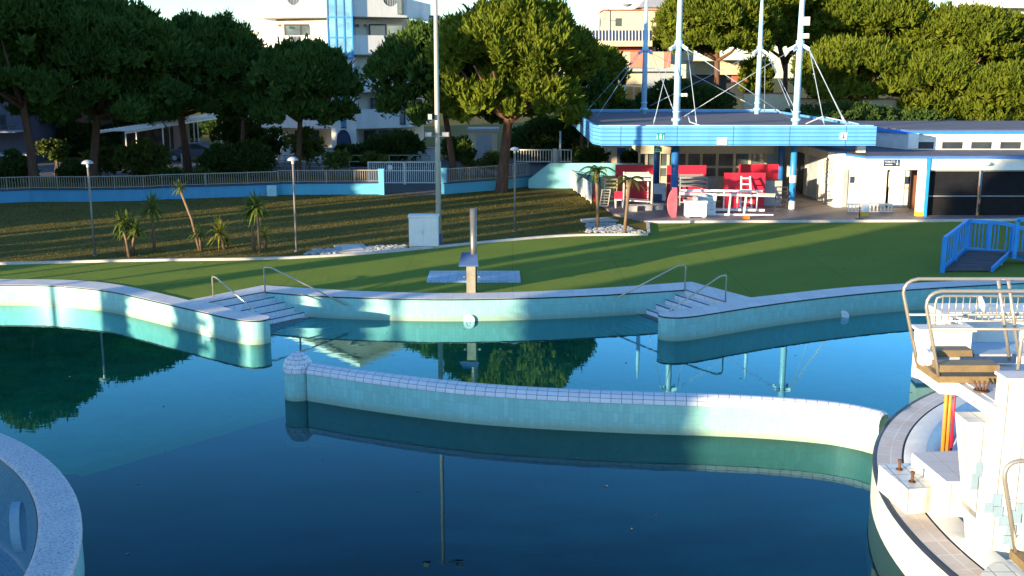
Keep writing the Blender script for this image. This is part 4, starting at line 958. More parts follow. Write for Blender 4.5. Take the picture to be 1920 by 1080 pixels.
# ------------------------------------------------------------------ clutter stored under the canopy
def slab_thing(px0, py0, px1, py1, d, th, name, label, mat, cat, zmin=.1, tilt=0):
    a = PD(px0, py0, d); b = PD(px1, py1, d); m = MB(); zb = max(zmin, b.z) if zmin is not None else b.z
    m.add([(a.x,d,zb),(b.x,d,zb),(b.x,d+th,zb),(a.x,d+th,zb),(a.x,d+tilt,a.z),(b.x,d+tilt,a.z),(b.x,d+th+tilt,a.z),(a.x,d+th+tilt,a.z)],
      [(0,3,2,1),(4,5,6,7),(0,1,5,4),(1,2,6,5),(2,3,7,6),(3,0,4,7)])
    return single(m, name, mat, label, cat)
slab_thing(1154, 309, 1223, 400, 60.5, .06, 'red_partition', 'red board standing behind the sunlit palm', 'red', 'board')
slab_thing(1251, 310, 1321, 400, 60.0, .06, 'red_partition', 'red board behind the left blue pillar', 'red', 'board')
slab_thing(1358, 324, 1432, 398, 57.2, .05, 'red_partition', 'large red board behind the upright white ladder', 'red', 'board')
slab_thing(1386, 308, 1456, 390, 60.8, .06, 'red_partition', 'dark red board at the back, left of the grey door wall', 'red', 'board')
slab_thing(1226, 345, 1248, 390, 59.5, .5, 'counter_unit', 'dark blue counter unit between the two left red boards', 'navy', 'counter')
slab_thing(1432, 339, 1464, 396, 57.8, .7, 'folded_table', 'grey folded table right of the large red board', 'grey', 'table')
slab_thing(1316, 333, 1345, 385, 61, .6, 'storage_bin', 'grey bin in front of the kiosk windows', 'grey', 'bin')
def bars_thing(name, label, cat, mat, segs, w, parts=None):
    b0 = Vector(segs[0][0]); r_ = thing(name, label, cat, (b0.x, b0.y, .1))
    for nm, ss in (parts or [('frame', segs)]):
        m = MB()
        for s in ss:
            a, b = s[0], s[1]; ww = s[2] if len(s) > 2 else w; m.beam(a, b, ww, ww)
        m.build(nm, mat, r_)
    return r_
# sun bed frames stacked on legs
def bed_stack(px0, px1, pyt, pyb, d, label, mat, n=3, slat=True, depth=1.7):
    a = PD(px0, pyt, d); b = PD(px1, pyb, d); x0, x1 = a.x, b.x; zt = a.z
    r_ = thing('sunbed_stack', label, 'sunbeds', ((x0+x1)/2, d, .1), 'stacks of sunbeds under the canopy')
    for i in range(n):
        z = zt-.16-.22*i; m = MB(); m.beam((x0,d,z),(x1,d,z),.07,.08); m.beam((x0,d+depth,z),(x1,d+depth,z),.07,.08); m.beam((x0,d,z),(x0,d+depth,z),.06,.08); m.beam((x1,d,z),(x1,d+depth,z),.06,.08)
        o = m.build('bed_frame', mat, r_); m = MB()
        for k in range(9): yy = d+.1+(depth-.2)*k/8; m.beam((x0+.03,yy,z+.03),(x1-.03,yy,z+.03),.10,.02)
        m.build('slats', mat, o)
    for x in (x0, x1):
        for y in (d+.02, d+depth-.05):
            m = MB(); m.beam((x,y,.1),(x,y,zt-.1),.07,.07); m.build('leg', mat, r_)
    m = MB(); m.beam((x0,d,.28),(x1,d,.28),.06,.08); m.beam((x0,d+.8,.5),(x1,d+.8,.42),.9,.05); m.build('low_shelf', mat, r_)
    return r_
bed_stack(1176, 1221, 324, 396, 56.6, 'tall white sunbed frames stacked behind the sunlit palm', 'white', 2)
bed_stack(1276, 1324, 328, 396, 58.0, 'grey slatted sunbeds stacked right of the left blue pillar', 'grey', 3)
bed_stack(1134, 1156, 331, 392, 58.6, 'cream sunbeds stacked between the dark palm and the red board', 'pale_wood', 3)
# leaning slatted pieces
def leaning(px0, px1, pyt, pyb, d, label, mat, sk=0.0):
    a = PD(px0, pyt, d); b = PD(px1, pyb, d); r_ = thing('slatted_lounger', label, 'lounger', ((a.x+b.x)/2, d, .1)); w = b.x-a.x
    m = MB(); zb = max(b.z, .1); h = a.z-zb
    q = lambda u, v: (a.x+w*u+sk*(v), d+.35*v, zb+h*v)
    m.beam(q(0,0), q(0,1), .05, .05); m.beam(q(1,0), q(1,1), .05, .05); m.beam(q(0,0), q(1,0), .05, .05); m.beam(q(0,1), q(1,1), .05, .05); m.build('frame', mat, r_)
    m = MB()
    for k in range(1, 6): m.beam(q(0,k/6), q(1,k/6), .07, .03)
    m.build('slats', mat, r_)
leaning(1125, 1140, 357, 386, 55.6, 'cream slatted backrest leaning beside the dark palm', 'fence_paint', .15)
leaning(1455, 1474, 352, 399, 55.0, 'dark slatted backrest leaning by the right blue pillar', 'dark', .1)
# pink board on the pillar
cx = xat(1264, 53.2); m = MB(); a = PD(1264, 351, 53.2)
pl = []
for k in range(13):
    t_ = k/12; pl.append((-.02-.27*math.sin(math.pi*min(1, t_*1.1))**.6*(1 if t_ < .9 else .6), .1+(a.z-.1)*t_))
pl += [(.22, a.z-.02), (.26, a.z*.5), (.22, .1)]
m.face((cx, 53.2, 0), (.93, .36), pl, .06); single(m, 'leaning_board', 'pinkred', 'faded pink board leaning on the foot of the left blue pillar', 'board')
# white tank and round drum
a = PD(1286, 377, 53.0); b = PD(1325, 414, 53.0)
r_ = thing('white_tank', 'square white plastic tank standing at the terrace edge', 'tank', ((a.x+b.x)/2, 53.3, .11))
m = MB(); m.box(a.x+.02, b.x-.02, 53.0, 53.6, .16, a.z-.1); m.box(a.x-.02, b.x+.02, 52.97, 53.63, a.z-.1, a.z); m.build('body', 'white', r_)
m = MB(); m.box(a.x+.06, a.x+.22, 53.05, 53.5, .105, .16); m.box(b.x-.22, b.x-.06, 53.05, 53.5, .105, .16); m.build('foot', 'grey', r_)
m = MB(); c = PD(1303, 372, 53.3); m.tube([(c.x,53.1,c.z), (c.x,53.5,c.z)], .12, 14); m.build('valve', 'grey', r_)
c = PD(1318, 372, 53.7); m = MB(); m.tube([(c.x,53.65,c.z), (c.x,53.9,c.z)], .24, 18); single(m, 'hose_reel', 'panel_grey', 'round grey reel behind the white tank', 'reel')
# lifeguard chair lying on its side
d = 54.0; zz = lambda py: PD(1360, py, d).z; X = lambda px: xat(px, d)
r_ = thing('lifeguard_chair', 'white lifeguard chair lying on its side along the terrace', 'lifeguard chair', (X(1380), d, .1))
for nm, seg in (('rail', ((X(1276), d, zz(363)), (X(1456), d, zz(367)))), ('rail', ((X(1322), d, zz(402)), (X(1455), d, zz(404)))), ('rail', ((X(1280), d+.8, zz(360)), (X(1440), d+.8, zz(362)))), ('rail', ((X(1322), d+.8, zz(396)), (X(1445), d+.8, zz(398))))):
    m = MB(); m.beam(*seg, .07, .12); m.build(nm, 'white', r_)
for px in (1345, 1373, 1402):
    m = MB(); m.beam((X(px), d, zz(366)), (X(px-3), d, zz(403)), .08, .08); m.build('rung', 'white', r_)
for px in (1366, 1392, 1430):
    m = MB(); m.beam((X(px), d+.8, zz(362)), (X(px), d+.8, zz(397)), .06, .06); m.build('rung', 'white', r_)
m = MB(); m.box(X(1323), X(1345), d-.05, d-.005, zz(401), zz(368)); o = m.build('side_panel', 'white', r_)
m = MB()
for i, (w0, w1) in enumerate(((1336,1341),(1335,1340),(1336,1340),(1334,1341))): m.box(X(w0), X(w1), d-.058, d-.051, zz(375+i*6), zz(373.6+i*6))
m.build('lettering', 'grey', o)
m = MB(); m.beam((X(1453), d, zz(404)), (X(1453), d, .1), .09, .09); m.build('foot', 'pale_wood', r_)
m = MB(); m.beam((X(1425), d-.1, zz(363)), (X(1456), d-.1, zz(364)), .1, .08); m.build('armrest', 'pale_wood', r_)
# upright ladder
d = 55.6; r_ = thing('step_ladder', 'upright white ladder leaning on the large red board', 'ladder', (xat(1398, d), d, .1))
tp = lambda px, py, dd: PD(px, py, dd)
for x0_, x1_ in ((1388, 1390), (1409, 1406)):
    a = tp(x0_, 403, d); a.z = .1; m = MB(); m.beam(a, tp(x1_, 331, d+1.0), .08, .09); m.build('rail', 'white', r_)
for k in range(6):
    u = .1+k*.17; a = tp(1388, 403, d); a.z = .1; e = tp(1390, 331, d+1.0); f0_ = a.lerp(e, u); a = tp(1409, 403, d); a.z = .1; f1_ = a.lerp(tp(1406, 331, d+1.0), u)
    m = MB(); m.beam(f0_, f1_, .07, .07); m.build('rung', 'white', r_)
c = P(1399, 411, .1); m = MB(); m.box(c.x-.16, c.x+.16, c.y-.1, c.y+.1, .105, .25); m.box(c.x-.1, c.x+.1, c.y-.06, c.y+.06, .25, .28); single(m, 'wood_block', 'orange', 'small orange wooden block under the lying chair', 'block')
for i, (px, py, s) in enumerate(((1186, 396, .22), (1215, 394, .2), (1234, 393, .24))):
    c = P(px, py, .1); m = MB(); m.box(c.x-s, c.x+s, c.y-.2, c.y+.2, .105, .36); m.box(c.x-s-.03, c.x+s+.03, c.y-.23, c.y+.23, .36, .4)
    single(m, 'concrete_foot', 'conc', ['grey parasol foot below the left leg of the white sunbed frames', 'grey parasol foot below the right leg of the white sunbed frames', 'grey parasol foot in front of the dark blue counter unit'][i], 'parasol foot', 'parasol feet on the terrace')
c = P(1162, 390, .1); r_ = thing('plastic_chair', 'small red and white chair at the foot of the sunlit palm', 'chair', tuple(c))
m = MB(); m.box(c.x-.25, c.x+.2, c.y, c.y+.45, .5, .55); m.build('seat', 'white', r_); m = MB(); m.box(c.x-.25, c.x+.2, c.y+.42, c.y+.47, .55, .95); m.build('backrest', 'red', r_)
for dx in (-.22, .16):
    for dy in (.03, .4): m = MB(); m.beam((c.x+dx,c.y+dy,.1),(c.x+dx,c.y+dy,.5),.05,.05); m.build('leg', 'white', r_)

# ------------------------------------------------------------------ clubhouse (toilets block)
r = thing('toilet_block', 'white flat roofed toilet block with blue edged roof right of the canopy', 'building', (24, 57, .1))
D0 = 53.6; W = 57.2; XL = 17.35
zl = zat(297, D0); zb = zat(318.5, D0)
# passage wall
m = MB(); m.box(XL, XL+.3, W, 76, .1, 3.0); m.build('passage_wall', 'white_conc', r)
m = MB(); m.box(XL+.3, xat(1708, W), W, W+.3, .1, 3.0); m.build('porch_wall', 'white_conc', r)
# lintel over porch and over shutters
xp0, xp1 = xat(1622, D0), xat(1738, D0)
m = MB(); m.box(xp0, xp1, D0, D0+.35, zb, zl-.0); m.build('lintel', 'white', r)
m = MB(); m.box(xp1+.003, 45, D0+.05, D0+.4, zb-.02, zl-.0); m.build('lintel', 'white', r)
# roof slab with blue edge
rf = [(xat(1588, W), W-.2), (xat(1596, D0)+.2, D0+1.6), (xat(1622, D0)-.1, D0-.15), (45, D0-.15), (45, 62), (XL-.3, 62), (XL-.3, W+.6)]
m = MB(); m.prism(rf, zl+.003, zl+.10); m.build('roof_edge', 'edge_blue' if 'edge_blue' in MT else 'bridge_blue', r)
m = MB(); m.prism([(x+(.1 if x < 20 else 0), y+.08 if y < 60 else y) for x, y in rf], zl+.103, zl+.13); m.build('roof', 'roof_grey', r)
m = MB(); m.prism([(XL-.3, W+.6), (xat(1588, W), W-.2), (xat(1596, D0)+.2, D0+1.6), (xp0, D0+.01), (xp0+.05, D0+.35), (xp0+.05, W+.01), (XL+.3, W+.01)], zb+.25, zl-.003); m.build('porch_fascia', 'white_conc', r)
# upper clerestory block
UW = 57.7; zu = 4.16
m = MB(); m.prism([(xat(1699, UW), UW), (45, UW), (45, 68), (20.1, 68), (20.1, 61.5)], zl+.1, zu-.16); o = m.build('clerestory_wall', 'white_conc', r)
m = MB(); m.prism([(xat(1699, UW)-.12, UW-.12), (45, UW-.12), (45, 68.1), (19.9, 68.1), (19.9, 61.4)], zu-.157, zu); m.build('roof_edge', 'edge_blue' if 'edge_blue' in MT else 'bridge_blue', r)
m = MB(); m.prism([(xat(1699, UW), UW+.05), (45, UW+.05), (45, 68), (20.1, 68), (20.1, 61.6)], zu+.003, zu+.05); m.build('roof', 'roof_grey', r)
for i in range(8):
    p0 = 1712+i*54.5; a = PD(p0, 266, UW); b = PD(p0+38, 279, UW); m = MB(); m.box(a.x, b.x, UW-.01, UW+.02, b.z, a.z); w_ = m.build('window', 'glass_dark', r)
    m = MB(); m.box(a.x-.05, b.x+.05, UW-.03, UW-.004, a.z, a.z+.05); m.box(a.x-.05, b.x+.05, UW-.05, UW-.004, b.z-.05, b.z); m.box(a.x-.05, a.x, UW-.03, UW-.004, b.z, a.z); m.box(b.x, b.x+.05, UW-.03, UW-.004, b.z, a.z); m.build('frame', 'white', w_)
m = MB(); a = PD(1703, 250, UW-.2); m.box(a.x, a.x+.55, UW-.3, UW-.12, a.z-.8, a.z); m.build('drain_hopper', 'white', r)
# porch pillars
for px0, px1, mt in ((1623, 1636, 'white'), (1727, 1739, 'white')):
    a = xat(px0, D0); b = xat(px1, D0); m = MB(); m.box(a, b, D0+.02, D0+.02+(b-a), .32, zb); o = m.build('pillar', mt, r)
    m = MB(); m.box(a-.004, b+.004, D0+.016, D0+.03+(b-a), .1, .32); m.build('yellow_foot', 'yellow', o)
a = xat(1739.5, D0); m = MB(); m.box(a, a+.14, D0-.05, D0+.4, .1, zl); m.build('downpipe', 'bridge_blue', r)
# porch back wall details
def panel(px0, py0, px1, py1, d, nm, mt, th=.05, parent=None):
    a = PD(px0, py0, d); b = PD(px1, py1, d); m = MB(); m.box(a.x, b.x, d-th, d-.003, max(b.z, .11), a.z); return m.build(nm, mt, parent or r)
o = panel(1641, 318, 1663, 396, W, 'door', 'door_grey' if 'door_grey' in MT else 'white')
panel(1642.5, 320, 1661.5, 350, W-.05, 'pane', 'frost' if 'frost' in MT else 'white', .01, o)
o = panel(1663.4, 318, 1691, 396, W, 'door', 'door_grey' if 'door_grey' in MT else 'white')
panel(1667, 322, 1688, 350, W-.05, 'pane', 'frost' if 'frost' in MT else 'white', .01, o)
panel(1605, 352, 1708, 354, W, 'dado_rail', 'grey', .03)
panel(1582, 318, 1586, 392, W, 'pipe', 'grey', .06)
panel(1605, 270, 1618, 314, W-1.2, 'vent_box', 'white', .25)
panel(1594, 331, 1601, 343, W-.02, 'door_sign', 'sign_navy' if 'sign_navy' in MT else 'navy', .02)
panel(1697, 331, 1706, 345, W-.02, 'door_sign', 'sign_navy' if 'sign_navy' in MT else 'navy', .02)
o = panel(1708.5, 318, 1731, 392, W-.6, 'brown_door', 'brown', .06)
# passage doors and window
def side(y0, y1, z0, z1, nm, mt, par=None, th=.03):
    m = MB(); m.box(XL-th, XL-.003, y0, y1, z0, z1); return m.build(nm, mt, par or r)
side(63.5, 65.2, .12, 2.5, 'door', 'dark'); side(60.6, 62.5, .12, 2.5, 'door', 'panel_grey')
o = side(57.7, 59.4, 1.25, 2.5, 'window', 'win_yellow' if 'win_yellow' in MT else 'window')
m = MB()
for i in range(6): m.box(XL-.06, XL-.033, 57.7+.33*i, 57.75+.33*i, 1.25, 2.5)
for i in range(6): m.box(XL-.06, XL-.033, 57.7, 59.4, 1.25+.24*i, 1.28+.24*i)
m.build('window_bars', 'white', o)
# right shuttered bays
sx = [xat(1742, D0), xat(1846, D0), xat(1950, D0), 30]
for a, b in zip(sx, sx[1:]):
    m = MB(); m.box(a+.15, b-.05, D0+.35, D0+.4, .12, zb); o = m.build('shutter', 'shutter_dark', r)
    zr_ = zat(369, D0); m = MB(); m.box(a+.12, b-.02, D0+.31, D0+.345, zr_-.02, zr_+.02); m.box(b-.05, b, D0+.28, D0+.4, .12, zb); m.box(a+.12, b-.02, D0+.3, D0+.345, zb-.1, zb-.06); m.build('shutter_bar', 'grey', o)
    m = MB()
    for k in range(12): m.box(a+.15, b-.06, D0+.325, D0+.345, .2+k*.09, .225+k*.09)
    m.build('mesh_screen', 'mesh_brown' if 'mesh_brown' in MT else 'dark', o)
m = MB(); c = PD(1851, 307, D0-.05); m.lathe([(.001, -.1), (.16, -.08), (.22, 0), (.16, .08), (.001, .1)], c, 16); m.build('bulkhead_lamp', 'lamp_dome', r)
m = MB(); m.box(45, 45.3, D0, 68, .1, 3); m.build('end_wall', 'white_conc', r)
# toilets sign
a = PD(1657, 299, D0); b = PD(1686, 312, D0); s = thing('toilets_sign', 'navy sign reading TOILETS with an arrow on the white lintel', 'sign', ((a.x+b.x)/2, D0-.03, b.z))
m = MB(); m.box(a.x, b.x, D0-.03, D0-.004, b.z, a.z); m.build('plate', 'sign_navy' if 'sign_navy' in MT else 'navy', s)
h = a.z-b.z
text_mesh('TOILETS', h*.42, (a.x+.30, D0-.034, b.z+h*.66), 'lettering', 'white', s)
m = MB(); m.box(a.x+.08, a.x+.44, D0-.036, D0-.031, b.z+h*.24, b.z+h*.34); m.build('lettering', 'white', s)
m = MB(); x = b.x-.12; m.box(x-.018, x+.018, D0-.036, D0-.031, b.z+h*.35, a.z-h*.15); m.add([(x-.07,D0-.036,b.z+h*.42),(x+.07,D0-.036,b.z+h*.42),(x,D0-.036,b.z+h*.15)], [(0,2,1)]); m.build('arrow', 'white', s)
# barrier bench in the porch
d = 55.2; a = PD(1590, 383, d); b = PD(1674, 399, d); r_ = thing('slatted_bench', 'white slatted barrier bench inside the toilet porch', 'bench', ((a.x+b.x)/2, d, .1))
m = MB(); m.box(a.x, b.x, d, d+.45, a.z-.06, a.z); m.build('seat', 'white', r_)
m = MB()
for k in range(13): x = a.x+.05+(b.x-a.x-.1)*k/12; m.box(x-.03, x+.03, d+.03, d+.06, .14, a.z-.06)
m.build('slats', 'white', r_)
m = MB(); m.box(a.x, b.x, d+.02, d+.07, .1, .14); m.build('foot_rail', 'white', r_)
d = 54.2; c = P(1611, 410, .1); m = MB(); m.tube([c, c+Vector((0,0,.03))], .2, 12); m.tube([c, c+Vector((0,0,.55))], .025, 8); m.tube([c+Vector((0,0,.5)), c+Vector((0,0,.58))], .04, 8); single(m, 'bollard_stand', 'dark', 'small dark post on a round foot before the porch', 'post')
# broom by the shutter
c = P(1850, 411, .1); c.y = D0+.15; m = MB(); m.tube([(c.x,c.y-.1,.12),(c.x+.03,c.y+.12,1.6)], .025, 8); m.tube([(c.x-.02,c.y-.1,.11),(c.x,c.y-.09,.3)], [.09,.05], 8); single(m, 'broom', 'orange', 'orange handled broom propped against the dark shutter', 'broom')
# ------------------------------------------------------------------ foliage generator
def foliage_mesh(lobes, seed, dens, blade=(.42, .085), up=.9, inner=60, nblade=5, droop=0.0):
    """lobes: (cx,cy,cz,rx,ry,rz). Tufts of narrow blades on every lobe plus larger leaves inside."""
    g = np.random.default_rng(seed); Vs = []
    for (cx, cy, cz, rx, ry, rz) in lobes:
        area = 4*math.pi*((rx*ry)**1.6/3+(rx*rz)**1.6/3+(ry*rz)**1.6/3)**(1/1.6)
        n = max(8, int(area*dens))
        d = g.normal(size=(n, 3)); d /= np.linalg.norm(d, axis=1)[:, None]
        d[:, 2] = np.where((d[:, 2] < -.25) & (g.random(n) < .6), -d[:, 2], d[:, 2])
        rr = g.uniform(.76, 1.10, n)[:, None]
        base = np.array([cx, cy, cz])+d*np.array([rx, ry, rz])*rr
        base = np.repeat(base, nblade, 0)+g.normal(0, blade[0]*.12, (n*nblade, 3)); dd = np.repeat(d, nblade, 0)
        dr = dd*.65+g.normal(0, .38, (n*nblade, 3)); dr[:, 2] += up; dr /= np.linalg.norm(dr, axis=1)[:, None]
        sd = np.cross(dr, g.normal(size=dr.shape)); sd /= np.linalg.norm(sd, axis=1)[:, None]+1e-9
        L = blade[0]*g.uniform(.5, 1.2, (n*nblade, 1))*np.where(g.random((n*nblade, 1)) < .07, 1.8, 1); w = blade[1]*g.uniform(.6, 1.3, (n*nblade, 1))
        tip = base+dr*L
        Vs.append(np.stack([base-sd*w*.35, base+sd*w*.35, base+dr*L*.7+sd*w, tip, base+dr*L*.7-sd*w], 1))
        k = int(inner*max(.3, rx*ry*rz)**.5)
        if k:
            p = g.normal(size=(k, 3)); p /= np.linalg.norm(p, axis=1)[:, None]; p = np.array([cx, cy, cz])+p*np.array([rx, ry, rz])*g.uniform(.2, .8, (k, 1))
            a = g.normal(size=(k, 3)); a /= np.linalg.norm(a, axis=1)[:, None]; b = np.cross(a, g.normal(size=(k, 3))); b /= np.linalg.norm(b, axis=1)[:, None]
            s = min(.3, blade[0])*g.uniform(.7, 1.2, (k, 1))
            Vs.append(np.stack([p-a*s, p-a*s*.2+b*s*.8, p+a*s*.7+b*s*.5, p+a*s*.9-b*s*.2, p-b*s*.8], 1))
    V = np.concatenate(Vs).reshape(-1, 3); nf = len(V)//5
    me = bpy.data.meshes.new('foliage'); me.vertices.add(len(V)); me.vertices.foreach_set('co', V.ravel())
    me.loops.add(len(V)); me.loops.foreach_set('vertex_index', np.arange(len(V), dtype=np.int32))
    me.polygons.add(nf); me.polygons.foreach_set('loop_start', np.arange(0, len(V), 5, dtype=np.int32)); me.polygons.foreach_set('loop_total', np.full(nf, 5, dtype=np.int32))
    me.update(calc_edges=True); return me
def dome_lobes(rx, ry, zt, zb, seed, n=26, spread=1.0, size=.30, flat=.75):
    """lobes filling an umbrella crown whose edge is at zb..zt, origin at (0,0)"""
    r_ = random.Random(seed); L = []; h = zt-zb
    def top(q): return zb+h*(.30+.70*math.sqrt(max(0, 1-q*q)))
    k = 0; ga = 2.39996
    for i in range(n):
        q = math.sqrt((i+.5)/n)*.84; a = i*ga+r_.uniform(-.3, .3)
        s = rx*size*r_.choice((.6, .8, .95, 1.1, 1.35))*r_.uniform(.85, 1.1)*(1.1-.25*q)
        zz = top(q)-s*flat*.85-r_.uniform(0, .12)*h
        L.append((q*rx*math.cos(a), q*ry*math.sin(a), zz, s, s*ry/rx, s*flat))
    for i in range(n//2):   # small outer sprays that break the outline
        a = r_.uniform(0, 6.283); q = r_.uniform(.35, .97); s = rx*r_.uniform(.07, .13)
        L.append((q*rx*math.cos(a), q*ry*math.sin(a), top(q)-r_.uniform(-.02, .10)*h-s*.3, s, s, s))
    for i in range(n//2):   # lower edge
        a = i*ga*1.7; q = r_.uniform(.55, .86); s = rx*size*r_.uniform(.55, .85)
        L.append((q*rx*math.cos(a), q*ry*math.sin(a), zb+h*r_.uniform(.12, .34), s, s, s*flat*.8))
    for i in range(max(3, n//6)):  # core
        a = i*2.1; q = r_.uniform(0, .4); s = rx*size*1.3
        L.append((q*rx*math.cos(a), q*ry*math.sin(a), zb+h*r_.uniform(.3, .55), s, s, s*.7))
    return L
def pine(cx, top, bot, hw, d, tx, label, seed, mat='pine', trunk_r=.32, dens=12, n=40, lean=None, fork=False, group=None, size=.25, ry=None, blade=(.36,.055), zbase=0.0, name='umbrella_pine', limbs=6):
    c = PD(cx, 130, d); zt = zat(top, d); zb = zat(bot, d); rx = hw*d/F*1.02; ry = ry or rx*.9
    x0 = xat(tx, d); root = thing(name, label, 'tree', (x0, d, zbase), group)
    me = foliage_mesh([(a+c.x, b+d, z, p, q, s) for a, b, z, p, q, s in dome_lobes(rx, ry, zt, zb, seed, n, size=size)], seed, dens, blade)
    n_ = len(me.vertices); v = np.empty(n_*3); me.vertices.foreach_get('co', v); v = v.reshape(-1, 3)-np.array([x0, d, zbase]); me.vertices.foreach_set('co', v.ravel()); me.update()
    me.materials.append(MT[mat]); o = bpy.data.objects.new('crown', me); COL.objects.link(o); o.parent = root
    r_ = random.Random(seed+99); zf = zb+(zt-zb)*(.18 if not fork else -.05)
    xt = c.x*.6+x0*.4 if lean is None else xat(lean, d)
    m = MB(); pl = [Vector((x0, d, zbase-.1)), Vector((x0+(xt-x0)*.1, d, zbase+.5)), Vector((x0+(xt-x0)*.45, d+.1, zbase+(zf-zbase)*.5)), Vector((xt, d, zf))]
    m.tube(smooth(pl, 2), [trunk_r*(1.35-.75*i/12) if i < 2 else trunk_r*(1.05-.035*i) for i in range(len(smooth(pl, 2)))], 12)
    for i in range(limbs):
        a = i*2*math.pi/limbs+r_.uniform(-.4, .4); q = r_.uniform(.45, .8); s0 = Vector((xt, d, zf))-Vector((0,0,r_.uniform(0, .35)*(zf-zbase)*.5)) if i else Vector((xt, d, zf-.1))
        e = Vector((c.x+q*rx*math.cos(a), d+q*ry*math.sin(a), zb+(zt-zb)*r_.uniform(.3, .55)))
        mid = s0.lerp(e, .5)+Vector((0, 0, -.05*(zt-zb)))
        m.tube([s0, s0.lerp(mid, .5)+Vector((0,0,-.03)), mid, e], [trunk_r*.5, trunk_r*.42, trunk_r*.32, trunk_r*.12], 7)
    m.build('trunk', 'bark', root)
    return root
def bush(px, top, bot, hw, d, label, seed, mat='leaf', ry=None, dens=16, name='bush', cat='bush', blade=(.26,.07), group=None, n=9, up=.35, z0=None):
    c = PD(px, bot, d); zt = zat(top, d); zb = max(0.02, c.z) if z0 is None else z0; rx = hw*d/F; ry = ry or rx; g = random.Random(seed); L = []
    h = zt-zb
    for i in range(n):
        u = g.uniform(-.72, .72); s = g.uniform(.55, .9)*min(rx, h)*.62
        L.append((c.x+u*rx, d+g.uniform(-.5, .5)*ry, zb+h*g.uniform(.32, .98-.3*abs(u))-s*.55, s*max(1, rx/h*.55), s, s*.85))
    root = thing(name, label, cat, (c.x, d, 0), group)
    me = foliage_mesh(L, seed, dens, blade, up, inner=30); n_ = len(me.vertices); v = np.empty(n_*3); me.vertices.foreach_get('co', v); v = v.reshape(-1, 3)
    v[:, 2] = np.maximum(v[:, 2], .02); v -= np.array([c.x, d, 0]); me.vertices.foreach_set('co', v.ravel()); me.update(); me.materials.append(MT[mat])
    o = bpy.data.objects.new('foliage', me); COL.objects.link(o); o.parent = root
    m = MB()
    for i in range(4): m.tube([(c.x+g.uniform(-.3,.3)*rx, d, 0), (c.x+g.uniform(-.6,.6)*rx, d+g.uniform(-.3,.3)*ry, zb+h*.5)], [.05, .02], 6)
    m.build('stem', 'bark2', root); return root
# ------------------------------------------------------------------ trees in view
pine(12, -75, 242, 140, 67, 62, 'dark umbrella pine at the left edge with a red lit leaning trunk', 11, 'pine_shaded', .36, lean=52)
pine(192, 2, 248, 166, 71, 170, 'broad dark umbrella pine behind the left mushroom lamp', 12, 'pine_shaded', .36, n=54, size=.225)
pine(378, 26, 238, 126, 77, 352, 'dark umbrella pine over the far end of the pergola', 13, 'pine_shaded', .36, lean=342)
pine(566, 80, 246, 102, 74, 557, 'smaller round pine in front of the white apartment block', 14, 'pine_shaded', .26, dens=10, size=.28, limbs=9)
pine(838, 36, 246, 132, 72, 852, 'dark pine with a leaning trunk behind the floodlight pole', 15, 'pine_shaded', .3, lean=835)
pine(966, -6, 248, 150, 65.5, 940, 'big sunlit umbrella pine rooted in the grass bank behind the shower', 16, 'pine', .44, n=64, size=.21, dens=11, limbs=10, blade=(.42,.06))
pine(1133, 92, 215, 42, 82, 1130, 'small bushy pine between the big pine and the salmon house', 17, 'pine', .15, n=60, size=.205, blade=(.45,.06))
pine(1092, 100, 250, 40, 78, 1090, 'dark small pine at the right edge of the big pine', 18, 'pine_shaded', .15, n=14, size=.38)
pine(1338, -25, 112, 108, 96, 1344, 'sunlit umbrella pine between the two front masts', 19, 'pine', .38, n=60, size=.205, dens=7, blade=(.45,.06))
pine(1470, -60, 100, 120, 108, 1468, 'tall sunlit pine with a forked trunk behind the right front mast', 20, 'pine', .36, n=60, size=.205, fork=True, dens=6, blade=(.45,.06))
pine(1625, -30, 130, 115, 106, 1640, 'tall sunlit pine rising behind the lower pine right of the masts', 21, 'pine', .36, n=60, size=.205, dens=6, blade=(.45,.06))
pine(1600, 74, 196, 108, 92, 1610, 'low broad sunlit pine beside the right front mast', 22, 'pine', .3, n=60, size=.205, dens=8, blade=(.45,.06))
pine(1800, 14, 128, 118, 104, 1810, 'broad sunlit pine on the skyline at the upper right', 23, 'pine', .34, n=60, size=.205, dens=6, blade=(.45,.06))
pine(1765, 98, 238, 78, 88, 1765, 'sunlit bushy pine rising above the clubhouse roof', 24, 'pine', .25, n=60, size=.205, dens=8, blade=(.45,.06))
pine(1885, 122, 246, 76, 86, 1885, 'sunlit bushy pine at the right edge above the clubhouse roof', 25, 'pine', .25, n=60, size=.205, dens=8, blade=(.45,.06))
pine(1905, 40, 140, 80, 108, 1900, 'sunlit pine behind the bushy pine at the right edge', 26, 'pine', .3, n=60, size=.205, dens=6, blade=(.45,.06))
pine(1530, -10, 110, 80, 112, 1530, 'sunlit pine crown filling the gap behind the right front mast', 27, 'pine', .3, n=60, size=.205, dens=6, blade=(.45,.06))
pine(1242, 30, 100, 32, 104, 1245, 'narrow sunlit pine beside the tiled roof behind the rear mast', 36, 'pine', .2, n=60, size=.205, dens=6, blade=(.45,.06))
pine(1420, 110, 185, 30, 100, 1420, 'low sunlit pine between the cream garden walls', 37, 'pine', .15, n=60, size=.205, dens=7, blade=(.45,.06))
# dark back row at far left
pine(60, 60, 250, 90, 92, 60, 'dark pine behind the two left pines', 28, 'pine_shaded', .3, dens=5)
pine(270, 60, 245, 110, 94, 280, 'dark pine filling the gap behind the broad left pine', 29, 'pine_shaded', .3, dens=5)
pine(455, 108, 235, 50, 92, 455, 'dark pine between the pergola and the small round pine', 30, 'pine_shaded', .25, dens=6, n=16, size=.36)
